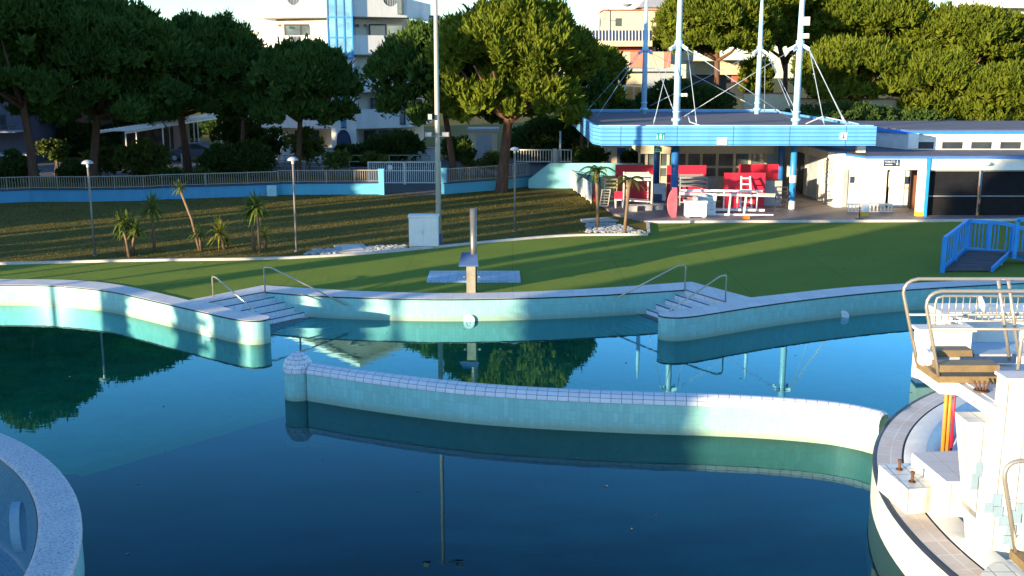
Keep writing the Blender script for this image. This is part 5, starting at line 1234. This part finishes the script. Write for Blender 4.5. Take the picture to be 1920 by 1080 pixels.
# shrubs
bush(245, 195, 250, 34, 99, 'yellowish drooping bush hanging over the near end of the pergola', 40, 'leaf', z0=2.2)
bush(105, 262, 300, 24, 76, 'yellowish bush left of the mushroom lamp behind the fence', 41)
bush(195, 270, 318, 34, 74, 'bush behind the left mushroom lamp', 42)
bush(275, 260, 326, 44, 73, 'tall ragged bush right of the left mushroom lamp', 43, n=12)
bush(145, 298, 335, 34, 72, 'low green bush below the left mushroom lamp head', 44, 'hedge')
bush(445, 262, 322, 66, 76, 'long clipped hedge behind the middle of the blue fence', 45, 'hedge', n=14, cat='hedge', name='hedge')
bush(345, 318, 338, 60, 70, 'low dark planting between the tall bush and the clipped hedge', 46, 'hedge', n=12)
bush(575, 240, 310, 34, 78, 'brown leaved bush beside the trunk of the small round pine', 47)
bush(668, 262, 300, 40, 84, 'dark hedge before the arched apartment door', 48, 'hedge', n=12)
bush(745, 248, 292, 58, 84.5, 'dark green shrubs along the front of the apartment block', 49, 'hedge', n=14)
bush(628, 280, 318, 26, 72, 'wispy shrub at the left end of the cream railing', 50, n=6, dens=10)
bush(700, 284, 312, 24, 74, 'wispy shrub in front of the cream railing', 51, n=6, dens=8)
bush(905, 286, 314, 42, 76, 'leafy shrub in front of the meter cabin', 52)
bush(1040, 215, 290, 66, 86, 'dark shrubbery under the right side of the big pine', 53, 'hedge', n=16)
bush(1112, 280, 304, 30, 72, 'small shrub under the canopy corner beside the ramp wall', 54, 'hedge')
bush(1190, 280, 312, 22, 74, 'shrub against the sunlit garden wall seen under the canopy', 55)
bush(1285, 150, 212, 90, 92, 'dark shaded hedge behind the canopy masts', 56, 'hedge', n=22, cat='hedge', name='hedge')
bush(1600, 200, 250, 150, 84, 'long dark shaded hedge behind the clubhouse roof', 57, 'hedge', n=28, cat='hedge', name='hedge')
bush(20, 285, 340, 40, 70, 'dark shrubs at the left edge beside the leaning trunk', 58, 'hedge')
bush(860, 245, 300, 30, 88, 'dark shrubs left of the meter cabin', 59, 'hedge')
bush(1150, 165, 225, 40, 90, 'dark shrubs below the small bushy pine', 60, 'hedge', n=12)

bush(455, 205, 300, 46, 98, 'dark tall shrubs beyond the far end of the pergola', 61, 'hedge', n=16)
bush(395, 222, 300, 60, 126, 'dark distant shrubs seen under the pergola roof', 62, 'hedge', n=18)
bush(300, 215, 300, 70, 110, 'dark distant shrubs behind the pergola posts', 63, 'hedge', n=20)
bush(520, 240, 320, 26, 82, 'dark shrub left of the small round pine trunk', 64, 'hedge', n=9)
bush(870, 262, 305, 22, 76, 'dark shrub between the leaning trunk and the meter cabin', 65, 'hedge', n=8)
bush(1010, 238, 300, 60, 92, 'dark shrubs behind the white panel fence', 66, 'hedge', n=16)
bush(160, 232, 300, 60, 94, 'dark shrubs before the brown villa front', 67, 'hedge', n=14)
# parked car in the street
cx, cy = xat(362, 88), 88.0
r_ = thing('parked_car', 'small pale parked car half hidden behind the left pine trunks', 'car', (cx, cy, 0))
side_ = [(-2.0,.35), (-2.05,.75), (-1.75,.95), (-1.0,1.02), (-.55,1.45), (.75,1.5), (1.45,1.05), (1.95,.95), (2.0,.35)]
m = MB(); m.face((cx, cy-.85, 0), (1, 0), side_, 1.7); m.build('body', 'blue_shade', r_)
m = MB(); m.face((cx, cy-.87, 0), (1, 0), [(-.85,1.05), (-.48,1.38), (.05,1.41), (.05,1.05)], .015); m.face((cx, cy-.87, 0), (1, 0), [(.13,1.05), (.13,1.41), (.7,1.42), (1.2,1.06)], .015); m.build('window', 'glass_dark', r_)
for dx in (-1.25, 1.25):
    for yy in (-.88, .68):
        m = MB(); m.tube([(cx+dx, cy+yy, .32), (cx+dx, cy+yy+.2, .32)], .32, 18); w_ = m.build('wheel', 'dark', r_)
        m = MB(); m.tube([(cx+dx, cy+yy-.012, .32), (cx+dx, cy+yy+.212, .32)], .19, 14); m.build('rim', 'grey', w_)
m = MB(); m.box(cx-2.07, cx-2.0, cy-.8, cy-.45, .62, .76); m.build('headlight', 'lamp_dome', r_); m = MB(); m.box(cx-2.07, cx-2.0, cy+.45, cy+.8, .62, .76); m.build('headlight', 'lamp_dome', r_)
for i, (px, d, h, lb) in enumerate(((342, 78, 1.3, 'short white post beside the clipped hedge'), (1050, 84, 2.6, 'pale post behind the white panel fence'))):
    a = Vector((xat(px, d), d, 0)); m = MB(); m.tube([a, a+Vector((0,0,h))], .08, 10); m.tube([a+Vector((0,0,h)), a+Vector((0,0,h+.05))], .11, 10); single(m, 'street_post', 'gate_paint', lb, 'post')
# ------------------------------------------------------------------ yuccas and palms
def rosette(m, c, r, n, seed, w=.03, lo=-.75, droop=.35):
    g = random.Random(seed)
    for i in range(n):
        a = g.uniform(0, 6.283); e = math.asin(g.uniform(lo, 1)); L = r*g.uniform(.75, 1.1)
        d = Vector((math.cos(a)*math.cos(e), math.sin(a)*math.cos(e), math.sin(e))); s = d.cross(Vector((0,0,1))); s = (s if s.length > .05 else Vector((1,0,0))).normalized()*w
        p1 = c+d*L*.55; p2 = c+d*L+Vector((0,0,-droop*L*math.cos(e)*g.uniform(.3, 1)))
        m.add([c-s*.5, c+s*.5, p1+s, p2, p1-s], [(0,1,2,4),(4,2,3)])
def yucca(label, stems, seed, mat='yucca', nl=80, w=.032, group='yuccas on the grass bank'):
    b0 = P(*stems[0][0]); r_ = thing('yucca', label, 'yucca', tuple(b0), group)
    for k, (base, head, rad) in enumerate(stems):
        b = P(*base); h = PD(head[0], head[1], b.y); m = MB()
        if (h-b).length > .25:
            mid = b.lerp(h, .5)+Vector(((b.x-h.x)*.12, 0, 0)); m.tube([b-Vector((0,0,.05)), mid, h], [.075, .055, .05], 8); m.build('stem', 'bark2', r_)
        m = MB(); rosette(m, h, rad, nl, seed+k*7, w); m.build('leaf_rosette', mat, r_)
    return r_
yucca('many stemmed yucca clump nearest the left mushroom lamp', [((243,481),(226,415),.62),((240,480),(240,420),.72),((246,480),(256,428),.6),((250,478),(252,436),.45),((238,479),(228,435),.5)], 3)
yucca('single stemmed yucca with a round dark head behind the clump', [((290,470),(284,390),.85)], 9, nl=110)
yucca('thin leaning yucca with a small dark tuft against the blue wall', [((375,470),(336,352),.5)], 13, nl=50)
yucca('short dull spiky yucca at the foot of the leaning one', [((377,470),(374,437),.6)], 17, nl=45)
yucca('bright yellow spiky yucca in the middle of the bank', [((421,467),(411,437),.85),((428,465),(424,452),.3)], 21, 'yucca_y', nl=80)
yucca('tall two stemmed yucca with a big dark head by the middle of the bank', [((477,470),(469,393),.8),((487,474),(481,388),.85)], 25, nl=110)
yucca('small yellowish yucca at the right of the tall two stemmed one', [((498,466),(497,440),.6)], 29, 'yucca_y', nl=40)
def palm(label, base, head, r, seed, n=16):
    b = P(*base); h = PD(head[0], head[1], b.y); g = random.Random(seed); r_ = thing('palm', label, 'palm', tuple(b))
    m = MB(); m.tube([b, b.lerp(h, .5), b.lerp(h, .86), h, h+Vector((0,0,.12))], [.085, .07, .10, .15, .08], 10); m.build('trunk', 'bark2', r_)
    m = MB()
    for i in range(n):
        a = i*2.4+g.uniform(-.2,.2); e = g.uniform(.05, 1.1); L = r*g.uniform(.8, 1.1); pr = h+Vector((0,0,.1)); k = 9
        for j in range(k):
            u = (j+1)/k; q = h+Vector((math.cos(a)*L*u*math.cos(e*.6), math.sin(a)*L*u*math.cos(e*.6), .1+L*(math.sin(e)*u-.75*u*u)))
            dr = (q-pr).normalized(); s = dr.cross(Vector((0,0,1))); s = s.normalized() if s.length > .01 else Vector((1,0,0))
            for sg in (-1, 1):
                t_ = q+s*sg*.26*r*(1.15-u*.8)+dr*.12-Vector((0,0,.10)); m.add([pr, q, t_], [(0,1,2)])
            m.add([pr-s*.012, pr+s*.012, q+s*.012, q-s*.012], [(0,1,2,3)]); pr = q
    for i in range(9):   # dead hanging fronds
        a = i*.7+g.uniform(-.2,.2); L = r*g.uniform(.35, .6); e_ = h+Vector((math.cos(a)*L*.45, math.sin(a)*L*.45, -L)); s = Vector((-math.sin(a), math.cos(a), 0))*.09*r
        m.add([h-s*.3, h+s*.3, h.lerp(e_, .6)+s, e_, h.lerp(e_, .6)-s], [(0,1,2,4),(4,2,3)])
    m.build('fronds', 'palm', r_); return r_
palm('young palm in shade beside the grey panelled fence', (1121,428), (1119,324), .95, 5)
palm('young sunlit palm at the corner of the pebble bed', (1171,437), (1180,340), .75, 6)

# ------------------------------------------------------------------ apartment block
AR = 88.0   # ridge distance
r = thing('apartment_block', 'white apartment block with rounded balconies and a blue glass stair column', 'building', (-14, 94, 0))
xl, xg0, xg1, xr, xe = -21.2, xat(624, 89), xat(669, 89), -8.7, -7.35
Lp = Vector((xl, 91.2, 0)); G0 = Vector((xg0, 89.0, 0)); G1 = Vector((xg1, 89.0, 0)); Rp = Vector((xr, 91.2, 0)); Ep = Vector((xe, 99.5, 0))
uL = (G0-Lp); LL = uL.length; uL.normalize(); uR = (Rp-G1); LR = uR.length; uR.normalize(); uE = (Ep-Rp); LE = uE.length; uE.normalize()
back = lambda p, k: Vector((p.x, p.y+k, 0))
lv = [2.6, 5.58, 8.61, 11.62]
m = MB(); m.prism([back(Lp+uL*1.5, 1.5), back(G0, 1.5), back(G1, 1.5), back(Rp, 1.5)+Vector((-.6,0,0)), Ep+Vector((-.8,0,0)), Vector((xl+1.5, 103, 0))], -.1, 11.5); m.build('wall', 'apt_wall' if 'apt_wall' in MT else 'apt_white', r)
def notch(L, c, rad, zb, zt):
    return [(0, zb), (L, zb), (L, zt)]+[(c+rad*math.cos(a), zt-rad*math.sin(a)) for a in [math.pi*k/14 for k in range(15)]]+[(0, zt)]
for i, z in enumerate(lv):
    hgt = 1.50 if i else 1.55
    zb, zt = z-.04, z+hgt
    m = MB()
    if i in (2, 3):
        m.face(Lp, (uL.x, uL.y), notch(LL-.02, LL*.53, .62, zb, zt), .16); m.face(G1, (uR.x, uR.y), notch(LR-.0, LR*.70, .68, zb, zt), .16)
    else:
        m.face(Lp, (uL.x, uL.y), [(0,zb),(LL-.02,zb),(LL-.02,zt),(0,zt)], .16); m.face(G1, (uR.x, uR.y), [(0,zb),(LR,zb),(LR,zt),(0,zt)], .16)
    m.face(Rp, (uE.x, uE.y), [(.01,zb),(LE,zb),(LE,zt),(.01,zt)], .16)
    m.face(Vector((xl-.0, 99, 0)), (0, -1), [(0,zb),(7.8,zb),(7.8,zt),(0,zt)], .16)
    o = m.build('balcony', 'apt_white', r)
    m = MB(); m.prism([Lp+Vector((.1,.2,0)), G0+Vector((0,.2,0)), back(G0, 1.6), back(Lp, 1.6)+Vector((1.6,0,0))], z-.12, z+.06); m.prism([G1+Vector((0,.2,0)), Rp+Vector((-.1,.2,0)), back(Rp, 1.6), back(G1, 1.6)], z-.12, z+.06); m.build('floor_slab', 'conc', o)
    if i in (2, 3):
        m = MB()
        for P0, u, c, rad in ((Lp, uL, LL*.53, .62), (G1, uR, LR*.70, .68)):
            for k in range(9):
                s = c-rad*.9+rad*1.8*k/8; hh = math.sqrt(max(0, rad*rad-(s-c)**2)); q = P0+u*s+Vector((0,.08,0)); m.beam(q+Vector((0,0,zt-hh)), q+Vector((0,0,zt)), .035, .035)
            m.beam(P0+u*(c-rad)+Vector((0,.08,zt-.03)), P0+u*(c+rad)+Vector((0,.08,zt-.03)), .05, .05)
        m.build('balustrade', 'grey', o)
# windows
def awin(px0, px1, z0, z1, dd, nm='window', mt='window'):
    x0, x1 = xat(px0, dd), xat(px1, dd); m = MB(); m.box(x0, x1, dd-.03, dd+.05, z0, z1); w_ = m.build(nm, 'dark', r); m = MB(); xm = (x0+x1)/2
    m.box(x0+.14, xm-.09, dd-.05, dd-.032, z0+.05, z1-.14); m.box(xm+.09, x1-.14, dd-.05, dd-.032, z0+.05, z1-.14); m.build('pane', mt, w_)
for i, z in enumerate(lv):
    if i >= 4: continue
    awin(543, 606, z+.2, z+2.45, 91.2); awin(698, 762, z+.2, z+2.45, 90.85)
m = MB()
for i in (2, 3):
    for px in (535, 676, 690, 770):
        m.box(xat(px, 90.9), xat(px, 90.9)+.25, 90.3, 90.5, lv[i]+2.2, lv[i]+2.4)
m.build('wall_lamp', 'brown', r)
# stair column
m = MB(); m.box(xg0-.02, xg0+.75, 88.9, 90.6, 0, 8.3); m.box(xg1-.75, xg1+.02, 88.9, 90.6, 0, 8.3); m.build('pilaster', 'apt_white', r)
m = MB(); m.box(xg0+.75, xg1-.75, 89.1, 89.3, 2.7, 8.3); m.build('glass_strip', 'glass_blue', r)
m = MB(); m.box(xg0, xg1, 88.7, 90.6, 8.3, 13.3); o = m.build('glass_column', 'glass_pale' if 'glass_pale' in MT else 'glass_blue', r)
m = MB()
for k in range(4): x = xg0+(xg1-xg0)*k/3; m.box(x-.05, x+.05, 88.62, 88.69, 8.3, 13.3)
for k in range(4): z = 8.3+1.6*k; m.box(xg0-.03, xg1+.03, 88.64, 88.695, z-.05, z+.05)
m.build('glazing_bars', 'glazing_blue' if 'glazing_blue' in MT else 'blue_paint', o)
m = MB(); pts_ = [(xg0+.4, 0), (xg1-.4, 0), (xg1-.4, 1.6)]+[((xg0+xg1)/2+((xg1-xg0)/2-.4)*math.cos(a), 1.6+.9*math.sin(a)) for a in [math.pi*k/10 for k in range(1, 10)]]+[(xg0+.4, 1.6)]
m.face((0, 88.84, 0), (1, 0), pts_, .04); o = m.build('door', 'navy', r)
m = MB(); 
for a0 in range(10): 
    t0, t1 = math.pi*a0/10, math.pi*(a0+1)/10; cxx = (xg0+xg1)/2; ra = (xg1-xg0)/2-.34
    m.beam((cxx+ra*math.cos(t0), 88.8, 1.6+.97*math.sin(t0)), (cxx+ra*math.cos(t1), 88.8, 1.6+.97*math.sin(t1)), .1, .12)
m.build('arch_trim', 'apt_white', o)
# roof overhang with a pointed prow
def RZ(y): return 15.84-.43*(y-88.0)
rp = [(-13.0, 88.0), (-8.95, 90.8), (-8.6, 95.4), (-20.6, 95.4), (-20.3, 92.2)]
lo_ = [Vector((x, y, RZ(y))) for x, y in rp]; hi_ = [p+Vector((0, 0, .4)) for p in lo_]; k = len(rp)
m = MB(); m.add(lo_+hi_, [tuple(range(k))[::-1], tuple(range(k, 2*k))]+[(i, (i+1) % k, k+(i+1) % k, k+i) for i in range(k)]); o = m.build('roof', 'apt_white', r)
ctr = sum(lo_, Vector())/k; inn_ = [p.lerp(ctr, .10)-Vector((0,0,.02)) for p in lo_]
m = MB()
for i in (0, 1, 4): m.beam(inn_[i], inn_[(i+1) % k], .12, .05)
rr_ = [Vector((-13.3+1.1*math.cos(t_), 91.2+1.1*math.sin(t_), RZ(91.2+1.1*math.sin(t_))-.03)) for t_ in [2*math.pi*q/20 for q in range(21)]]
for p, q in zip(rr_, rr_[1:]): m.beam(p, q, .09, .05)
m.build('ceiling_moulding', 'conc', o)
m = MB(); m.box(-19.5, -9.5, 95.2, 102, 11.5, 13.25); m.build('upper_wall', 'apt_white', r)
for x in (-18.5, -10): m = MB(); m.box(x-.15, x+.15, 92.8, 93.1, 11.6, RZ(93)); m.build('roof_column', 'apt_white', r)
m = MB(); a = PD(806, 20, 95); m.box(a.x, a.x+.9, 94, 97, 10.6, 11.9); m.build('side_balcony', 'navy', r)
# ground floor openings
for px0, px1 in ((555, 600), (684, 705), (712, 735), (742, 768)):
    x0, x1 = xat(px0, 90.4), xat(px1, 90.4); m = MB(); m.box(x0, x1, 90.35, 90.5, .3, 2.35); m.build('shutter_opening', 'glass_dark', r)
# low house behind at left of it
r = thing('low_house', 'pale low house with a chimney left of the apartment block', 'house', (xat(478, 112), 114, 0))
m = MB(); m.box(xat(462, 112), xat(520, 112), 112, 118, 0, zat(94, 112)); m.build('wall', 'apt_white', r)
m = MB(); a = xat(458, 111.5); m.face((0, 111.5, 0), (1, 0), [(a, zat(97,111.5)), (a+4, zat(97,111.5)), (a+4, zat(72,111.5)), (a+1.9, zat(80,111.5))], -7); o = m.build('roof', 'conc', r)
m = MB(); m.box(xat(484,113), xat(492,113), 113, 113.6, zat(90,113), zat(64,113)); m.box(xat(482,113), xat(494,113), 112.9, 113.7, zat(64,113), zat(59,113)); m.build('chimney', 'cream', o)

# ------------------------------------------------------------------ salmon house and cream walls
D = 96.0
r = thing('salmon_house', 'cream and salmon house with a ribbed sloping roof edge behind the canopy', 'house', (xat(1200, D), D+5, 0))
m = MB(); pbox(m, 1106, 88, 1225, 262, D+1.6, 8); m.build('wall', 'cream', r)
m = MB(); pbox(m, 1080, 52, 1102, 96, D, 8); m.build('parapet', 'cream', r)
m = MB(); a = PD(1102, 76, D); b = PD(1222, 87, D); m.box(a.x, b.x, D-.3, D+6, b.z, a.z); m.build('eaves_band', 'cream', r)
m = MB(); a0, b0 = PD(1103, 76.5, D-.25), PD(1222, 76.5, D-.25); a1, b1 = PD(1103, 57, D+.3), PD(1222, 57, D+.3); m.add([a0,b0,b1,a1, a0+Vector((0,3,-.1)), b0+Vector((0,3,-.1)), b1+Vector((0,3,0)), a1+Vector((0,3,0))], [(0,1,2,3),(3,2,6,7),(0,3,7,4),(1,5,6,2)]); o = m.build('roof', 'roof_pale' if 'roof_pale' in MT else 'white', r)
m = MB()
for k in range(19):
    u = (k+.5)/19; p = a0.lerp(b0, u); q = a1.lerp(b1, u); m.beam(p+Vector((0,-.06,0)), q+Vector((0,-.06,0)), .13, .06)
m.build('roof_rib', 'rib_dark', o)
m = MB(); pbox(m, 1110, 89, 1222, 128, D+1.2, .3); m.build('red_shutters', 'brick', r)
for px0, px1, mt in ((1162, 1182, 'cream'), (1182, 1206, 'pink'), (1206, 1222, 'cream'), (1222, 1245, 'cream'), (1245, 1258, 'pink')):
    m = MB(); pbox(m, px0+.6, 97, px1-.6, 127, D+.5, .2); m.build('balcony_panel', mt, r)
m = MB(); pbox(m, 1150, 128, 1262, 134, D+.3, 1.2); m.build('balcony_slab', 'grey', r)
m = MB(); pbox(m, 1176, 134, 1210, 158, D+1.3, .25); m.build('lower_wall', 'cream', r)
m = MB(); pbox(m, 1168, 161, 1205, 190, D+.8, .6); m.build('lower_wall', 'cream', r)
m = MB(); pbox(m, 1176, 163, 1186, 190, D+.7, .08); pbox(m, 1191, 163, 1199, 188, D+.7, .08); m.build('orange_shutter', 'orange_sh' if 'orange_sh' in MT else 'orange', r)
m = MB(); pbox(m, 1205, 134, 1265, 200, D+1.0, .5); m.build('lower_front', 'grey', r)
m = MB(); pbox(m, 1133, 19, 1275, 60, D+7, 6); o = m.build('upper_wall', 'cream', r)
m = MB(); pbox(m, 1131, 17.5, 1277, 19.5, D+6.8, 6.5); m.build('upper_roof', 'brick', o)
m = MB(); pbox(m, 1154, 34, 1164.5, 49, D+6.93, .05); m.build('window', 'glass_dark', o)
m = MB(); a = PD(1124, 100, D+6); m.tube([a, PD(1124, -60, D+6)], .05, 6); m.tube([PD(1124, 34, D+6), PD(1136, 34, D+6)], .04, 6); m.build('antenna', 'grey', o)
m = MB(); c = PD(1176, 13, D+7.5); m.lathe([(.001,.0),(.3,.08),(.5,.25)], c, 16); m.build('satellite_dish', 'grey', o)
r = thing('tiled_house', 'pale house with a low tiled roof behind the salmon house', 'house', (xat(1240, 120), 124, 0))
m = MB(); pbox(m, 1205, 12, 1300, 120, 120, 8); m.build('wall', 'cream', r)
m = MB(); a, b = PD(1196, 14, 119.5), PD(1306, 14, 119.5); c, d_ = PD(1215, -8, 124), PD(1290, -8, 124); m.add([a,b,d_,c, a+Vector((0,9,0)), b+Vector((0,9,0))], [(0,1,2,3),(0,3,4),(1,5,2),(3,2,5,4)]); m.build('roof', 'conc', r)
r = thing('cream_villa', 'low cream villa wall with dark openings between the masts', 'house', (xat(1360, 102), 104, 0))
m = MB(); pbox(m, 1303, 116, 1425, 140, 101, 5); m.build('wall', 'cream', r)
m = MB(); pbox(m, 1296, 139.5, 1440, 180, 102, 3); o = m.build('porch', 'dark', r)
m = MB(); pbox(m, 1372, 137, 1400, 154, 101.6, .2); m.build('red_shutter', 'brick', r)
m = MB(); pbox(m, 1300, 112.5, 1428, 116, 100.8, 5.4); m.build('roof', 'conc', r)
def gwall(px0, px1, t0, b0, d, label, mat='cream', cap=True):
    r_ = thing('garden_wall', label, 'wall', (xat((px0+px1)/2, d), d, 0)); m = MB(); a = PD(px0, t0, d); b = PD(px1, b0, d); m.box(a.x, b.x, d, d+.3, 0, a.z); m.build('wall', mat, r_)
    m = MB(); m.box(a.x-.05, b.x+.05, d-.05, d+.35, a.z, a.z+.1); m.build('wall_cap', 'brick' if cap else 'conc', r_)
gwall(1395, 1490, 176, 215, 94, 'cream garden wall behind the right rear mast')
gwall(1490, 1640, 186, 215, 95, 'half shaded cream garden wall under the low broad pine')
gwall(1618, 1725, 187, 216, 90, 'sunlit cream garden wall between two pines above the hedge')
gwall(1128, 1205, 276, 305, 80, 'sunlit cream garden wall seen under the canopy corner', cap=False)
gwall(515, 820, 279, 294, 86.5, 'long low pale wall in front of the apartment block', 'apt_white', False)
m = MB(); d = 78; m.box(xat(1125.5,d), xat(1131.5,d), d, d+.25, 0, zat(266,d)); m.box(xat(1122,d), xat(1135,d), d-.1, d+.35, zat(268,d), zat(265,d)); single(m, 'cream_post', 'cream', 'cream post with a capital under the canopy corner', 'post')
m = MB(); c = PD(1166, 290, 79.7); m.box(c.x-.35, c.x+.3, 79.68, 79.76, 0.4, c.z+.5); single(m, 'blue_door', 'navy', 'small dark blue door in the sunlit wall under the canopy', 'door')
r = thing('far_building', 'pale far building with a balcony over the pines at the top right corner', 'building', (60, 140, 0))
m = MB(); pbox(m, 1852, 12, 2020, 60, 135, 10); m.build('wall', 'apt_white', r); m = MB(); pbox(m, 1815, 11, 2030, 14.5, 133, 12); m.build('balcony', 'apt_white', r)
m = MB()
for k in range(22): a = PD(1820+k*9, 4, 133.1); m.box(a.x, a.x+.05, 133.1, 133.15, zat(11, 133), a.z)
pbox(m, 1816, 3, 2020, 4.2, 133.1, .1); m.build('railing', 'grey', r); m = MB(); pbox(m, 1822, -30, 2020, 11, 139, 5); m.build('upper_floor', 'apt_white', r)
m = MB(); pbox(m, 1893, 20, 1910, 40, 134.9, .1); m.build('window', 'glass_dark', r)
r = thing('far_house', 'small house with a bay of blue windows among the sunlit pines', 'house', (xat(1880, 112), 112, 0))
m = MB(); pbox(m, 1858, 132, 1905, 230, 97, 3); m.build('wall', 'brick', r); m = MB(); pbox(m, 1866, 134, 1886, 150, 96.9, .08); m.build('window', 'glass_blue', r)
# meter cabin
D = 84
r = thing('meter_cabin', 'small cream cabin with a grey door beside the big pine trunk', 'cabin', (xat(905, D), D, 0))
m = MB(); pbox(m, 879, 246, 932, 330, D, 2); m.build('wall', 'cream', r); m = MB(); pbox(m, 876, 241, 935, 246, D-.15, 2.3); m.build('roof', 'conc', r)
m = MB(); pbox(m, 893, 252, 922, 312, D-.05, .045); m.build('door', 'grey', r)
# left dark building and pergola
r = thing('dark_house', 'dark house with a balcony rail at the far left edge', 'house', (xat(0, 84), 86, 0))
m = MB(); pbox(m, -90, 150, 55, 345, 86, 6); m.build('wall', 'blue_shade' if 'blue_shade' in MT else 'grey', r); m = MB(); pbox(m, -90, 246, 28, 249, 84.4, 1.6); o = m.build('balcony', 'grey', r)
m = MB(); pbox(m, -90, 236, 28, 238, 84.4, .06)
for k in range(20): a = PD(-85+k*5.8, 237, 84.45); m.box(a.x, a.x+.05, 84.42, 84.46, zat(249, 84.4), a.z)
m.build('railing', 'dark', o); m = MB(); pbox(m, 2, 215, 12, 246, 85.95, .05); m.build('window', 'glass_dark', r); m = MB(); pbox(m, -90, 290, 50, 293, 84, 2); m.build('ledge', 'grey', r)
r = thing('backdrop_villa', 'dim brown villa front behind the left pines', 'house', (-33, 100, 0))
m = MB(); pbox(m, 110, 195, 330, 330, 98, 5); m.build('wall', 'villa_brown' if 'villa_brown' in MT else 'brick', r)
for px in (130, 200, 290): m = MB(); pbox(m, px, 232, px+12, 262, 97.93, .06); m.build('window', 'glass_dark', r)
r = thing('pergola', 'long white slatted pergola roof on thin posts behind the left pines', 'pergola', (-31.5, 100, 0))
pa, pb = PD(180, 249, 82), PD(455, 207, 122); w = Vector((1, .05, 0)).normalized()*2.2
m = MB(); 
for s in (0, 1): m.beam(pa+w*s, pb+w*s, .12, .16)
m.build('beam', 'gate_paint', r); m = MB(); n = 46
for k in range(n): p = pa.lerp(pb, (k+.5)/n)+Vector((0,0,.12)); m.beam(p-w*.08, p+w*1.08, .34, .05)
m.build('slats', 'gate_paint', r)
for k in range(6):
    for s in (0, 1): p = pa.lerp(pb, k/5)+w*s; m = MB(); m.beam((p.x,p.y,0), (p.x,p.y,p.z), .09, .09); m.build('post', 'gate_paint', r)
# street posts
for px, t, bb, d, lb in ((507, 208, 275, 88, 'thin pale post left of the small round pine'), (1123, 98, 300, 86, None)):
    a = Vector((xat(px, d), d, 0)); zt = zat(t, d)
    if lb: m = MB(); m.tube([a, a+Vector((0,0,zt))], [.09,.06], 8); single(m, 'thin_post', 'gate_paint', lb, 'post')
    else:
        m = MB(); m.tube([a, a+Vector((0,0,zt-.9)), a+Vector((-.05,0,zt-.3)), a+Vector((-.25,0,zt-.05)), a+Vector((-.6,0,zt))], [.10,.08,.07,.06,.05], 8); o = recenter(m.build('street_lamp', 'gate_paint')); tag(o, 'tall street lamp with a bent arm before the small bushy pine', 'lamp')
        m = MB(); c = a+Vector((-.8,0,zt)); m.lathe([(.001,-.1),(.18,-.04),(.16,.06),(.001,.09)], c, 12); q = m.build('lamp_head', 'lamp_dome', o)
a = Vector((xat(1102, 80), 80, 0)); m = MB(); m.tube([a, a+Vector((0,0,zat(168,80)))], .05, 8); o = recenter(m.build('path_lamp', 'grey')); tag(o, 'small lantern post in the shade left of the canopy roof', 'lamp')
m = MB(); m.lathe([(.05,0),(.2,.15),(.24,.5),(.05,.65)], a+Vector((0,0,zat(168,80))), 12); m.build('lantern', 'lamp_dome', o)

# ------------------------------------------------------------------ unseen trees added left of the pool to cast its shadows
def fill_lobes(rx, zb, zt, seed):
    r_ = random.Random(seed); L = []; s = max(.35, min(1.1, rx*.55)); z = zb+s*.6
    while z < zt-s*.5:
        f = min(1, (zt-z)/(rx*1.6)+.25); q = max(0, rx*f-s*.6); k = max(1, int(2*math.pi*q/(s*1.3))+1)
        for i in range(k):
            a = 2*math.pi*i/k+r_.uniform(-.5, .5); L.append((q*math.cos(a)*r_.uniform(.5, 1), q*math.sin(a)*r_.uniform(.5, 1), z+r_.uniform(-.2, .2), s, s, s))
        z += s*.85
    return L
def shade_tree(kind, x, y, h, rx, zb):
    global SEED
    SEED += 1
    nm, lb, gp = (('umbrella_pine', 'unseen umbrella pine added left of the pool to cast shade', 'unseen pines added to cast shade') if kind == 'dome' else ('unseen_shade_tree', 'unseen leafy shade blocker added left of the pool', 'unseen leafy shade blockers'))
    root = thing(nm, lb, 'tree', (x, y, 0), gp)
    me = foliage_mesh(dome_lobes(rx, rx, h, zb, SEED, 20, size=.33) if kind == 'dome' else fill_lobes(rx, zb, h, SEED), SEED, 7 if kind == 'dome' else 9, (.5,.14), inner=40); me.materials.append(MT['pine_shaded'])
    o = bpy.data.objects.new('crown', me); COL.objects.link(o); o.parent = root
    m = MB(); m.tube([(0,0,-.1),(0,0,zb+(h-zb)*.4)], [.4 if rx > 1.5 else .12,.1], 10); o = m.build('trunk', 'bark'); o.parent = root
SEED = 500
for a in SHADE: shade_tree(*a)

# ------------------------------------------------------------------ light
AZ, EL = R(SUN_AZ), R(SUN_EL)      # travel direction azimuth measured from +y towards +x
d = Vector((math.sin(AZ)*math.cos(EL), math.cos(AZ)*math.cos(EL), -math.sin(EL)))
sun = bpy.data.lights.new('sun', 'SUN'); sun.energy = SUN_E; sun.angle = R(.5); sun.color = SUN_C
so = bpy.data.objects.new('sun', sun); COL.objects.link(so); so.rotation_euler = d.to_track_quat('-Z', 'Y').to_euler(); so.location = (-40, -40, 30)
w = bpy.data.worlds.new('World'); sc.world = w; w.use_nodes = True; t = w.node_tree
sky = t.nodes.new('ShaderNodeTexSky'); sky.sky_type = 'NISHITA'; sky.sun_disc = False; sky.sun_elevation = EL; sky.sun_rotation = R(SKY_ROT)
sky.air_density = SKY_AIR; sky.dust_density = SKY_DUST; sky.ozone_density = SKY_OZ; sky.altitude = 0
bg = t.nodes['Background']; bg.inputs['Strength'].default_value = SKY_S; t.links.new(sky.outputs[0], bg.inputs[0])
sc.view_settings.view_transform = 'Standard'; sc.view_settings.look = 'None'; sc.view_settings.exposure = EXPO; sc.view_settings.gamma = 1
sc.cycles.max_bounces = 8; sc.cycles.transparent_max_bounces = 8; sc.cycles.use_denoising = True
try: sc.cycles.denoiser = 'OPENIMAGEDENOISE'
except Exception: pass
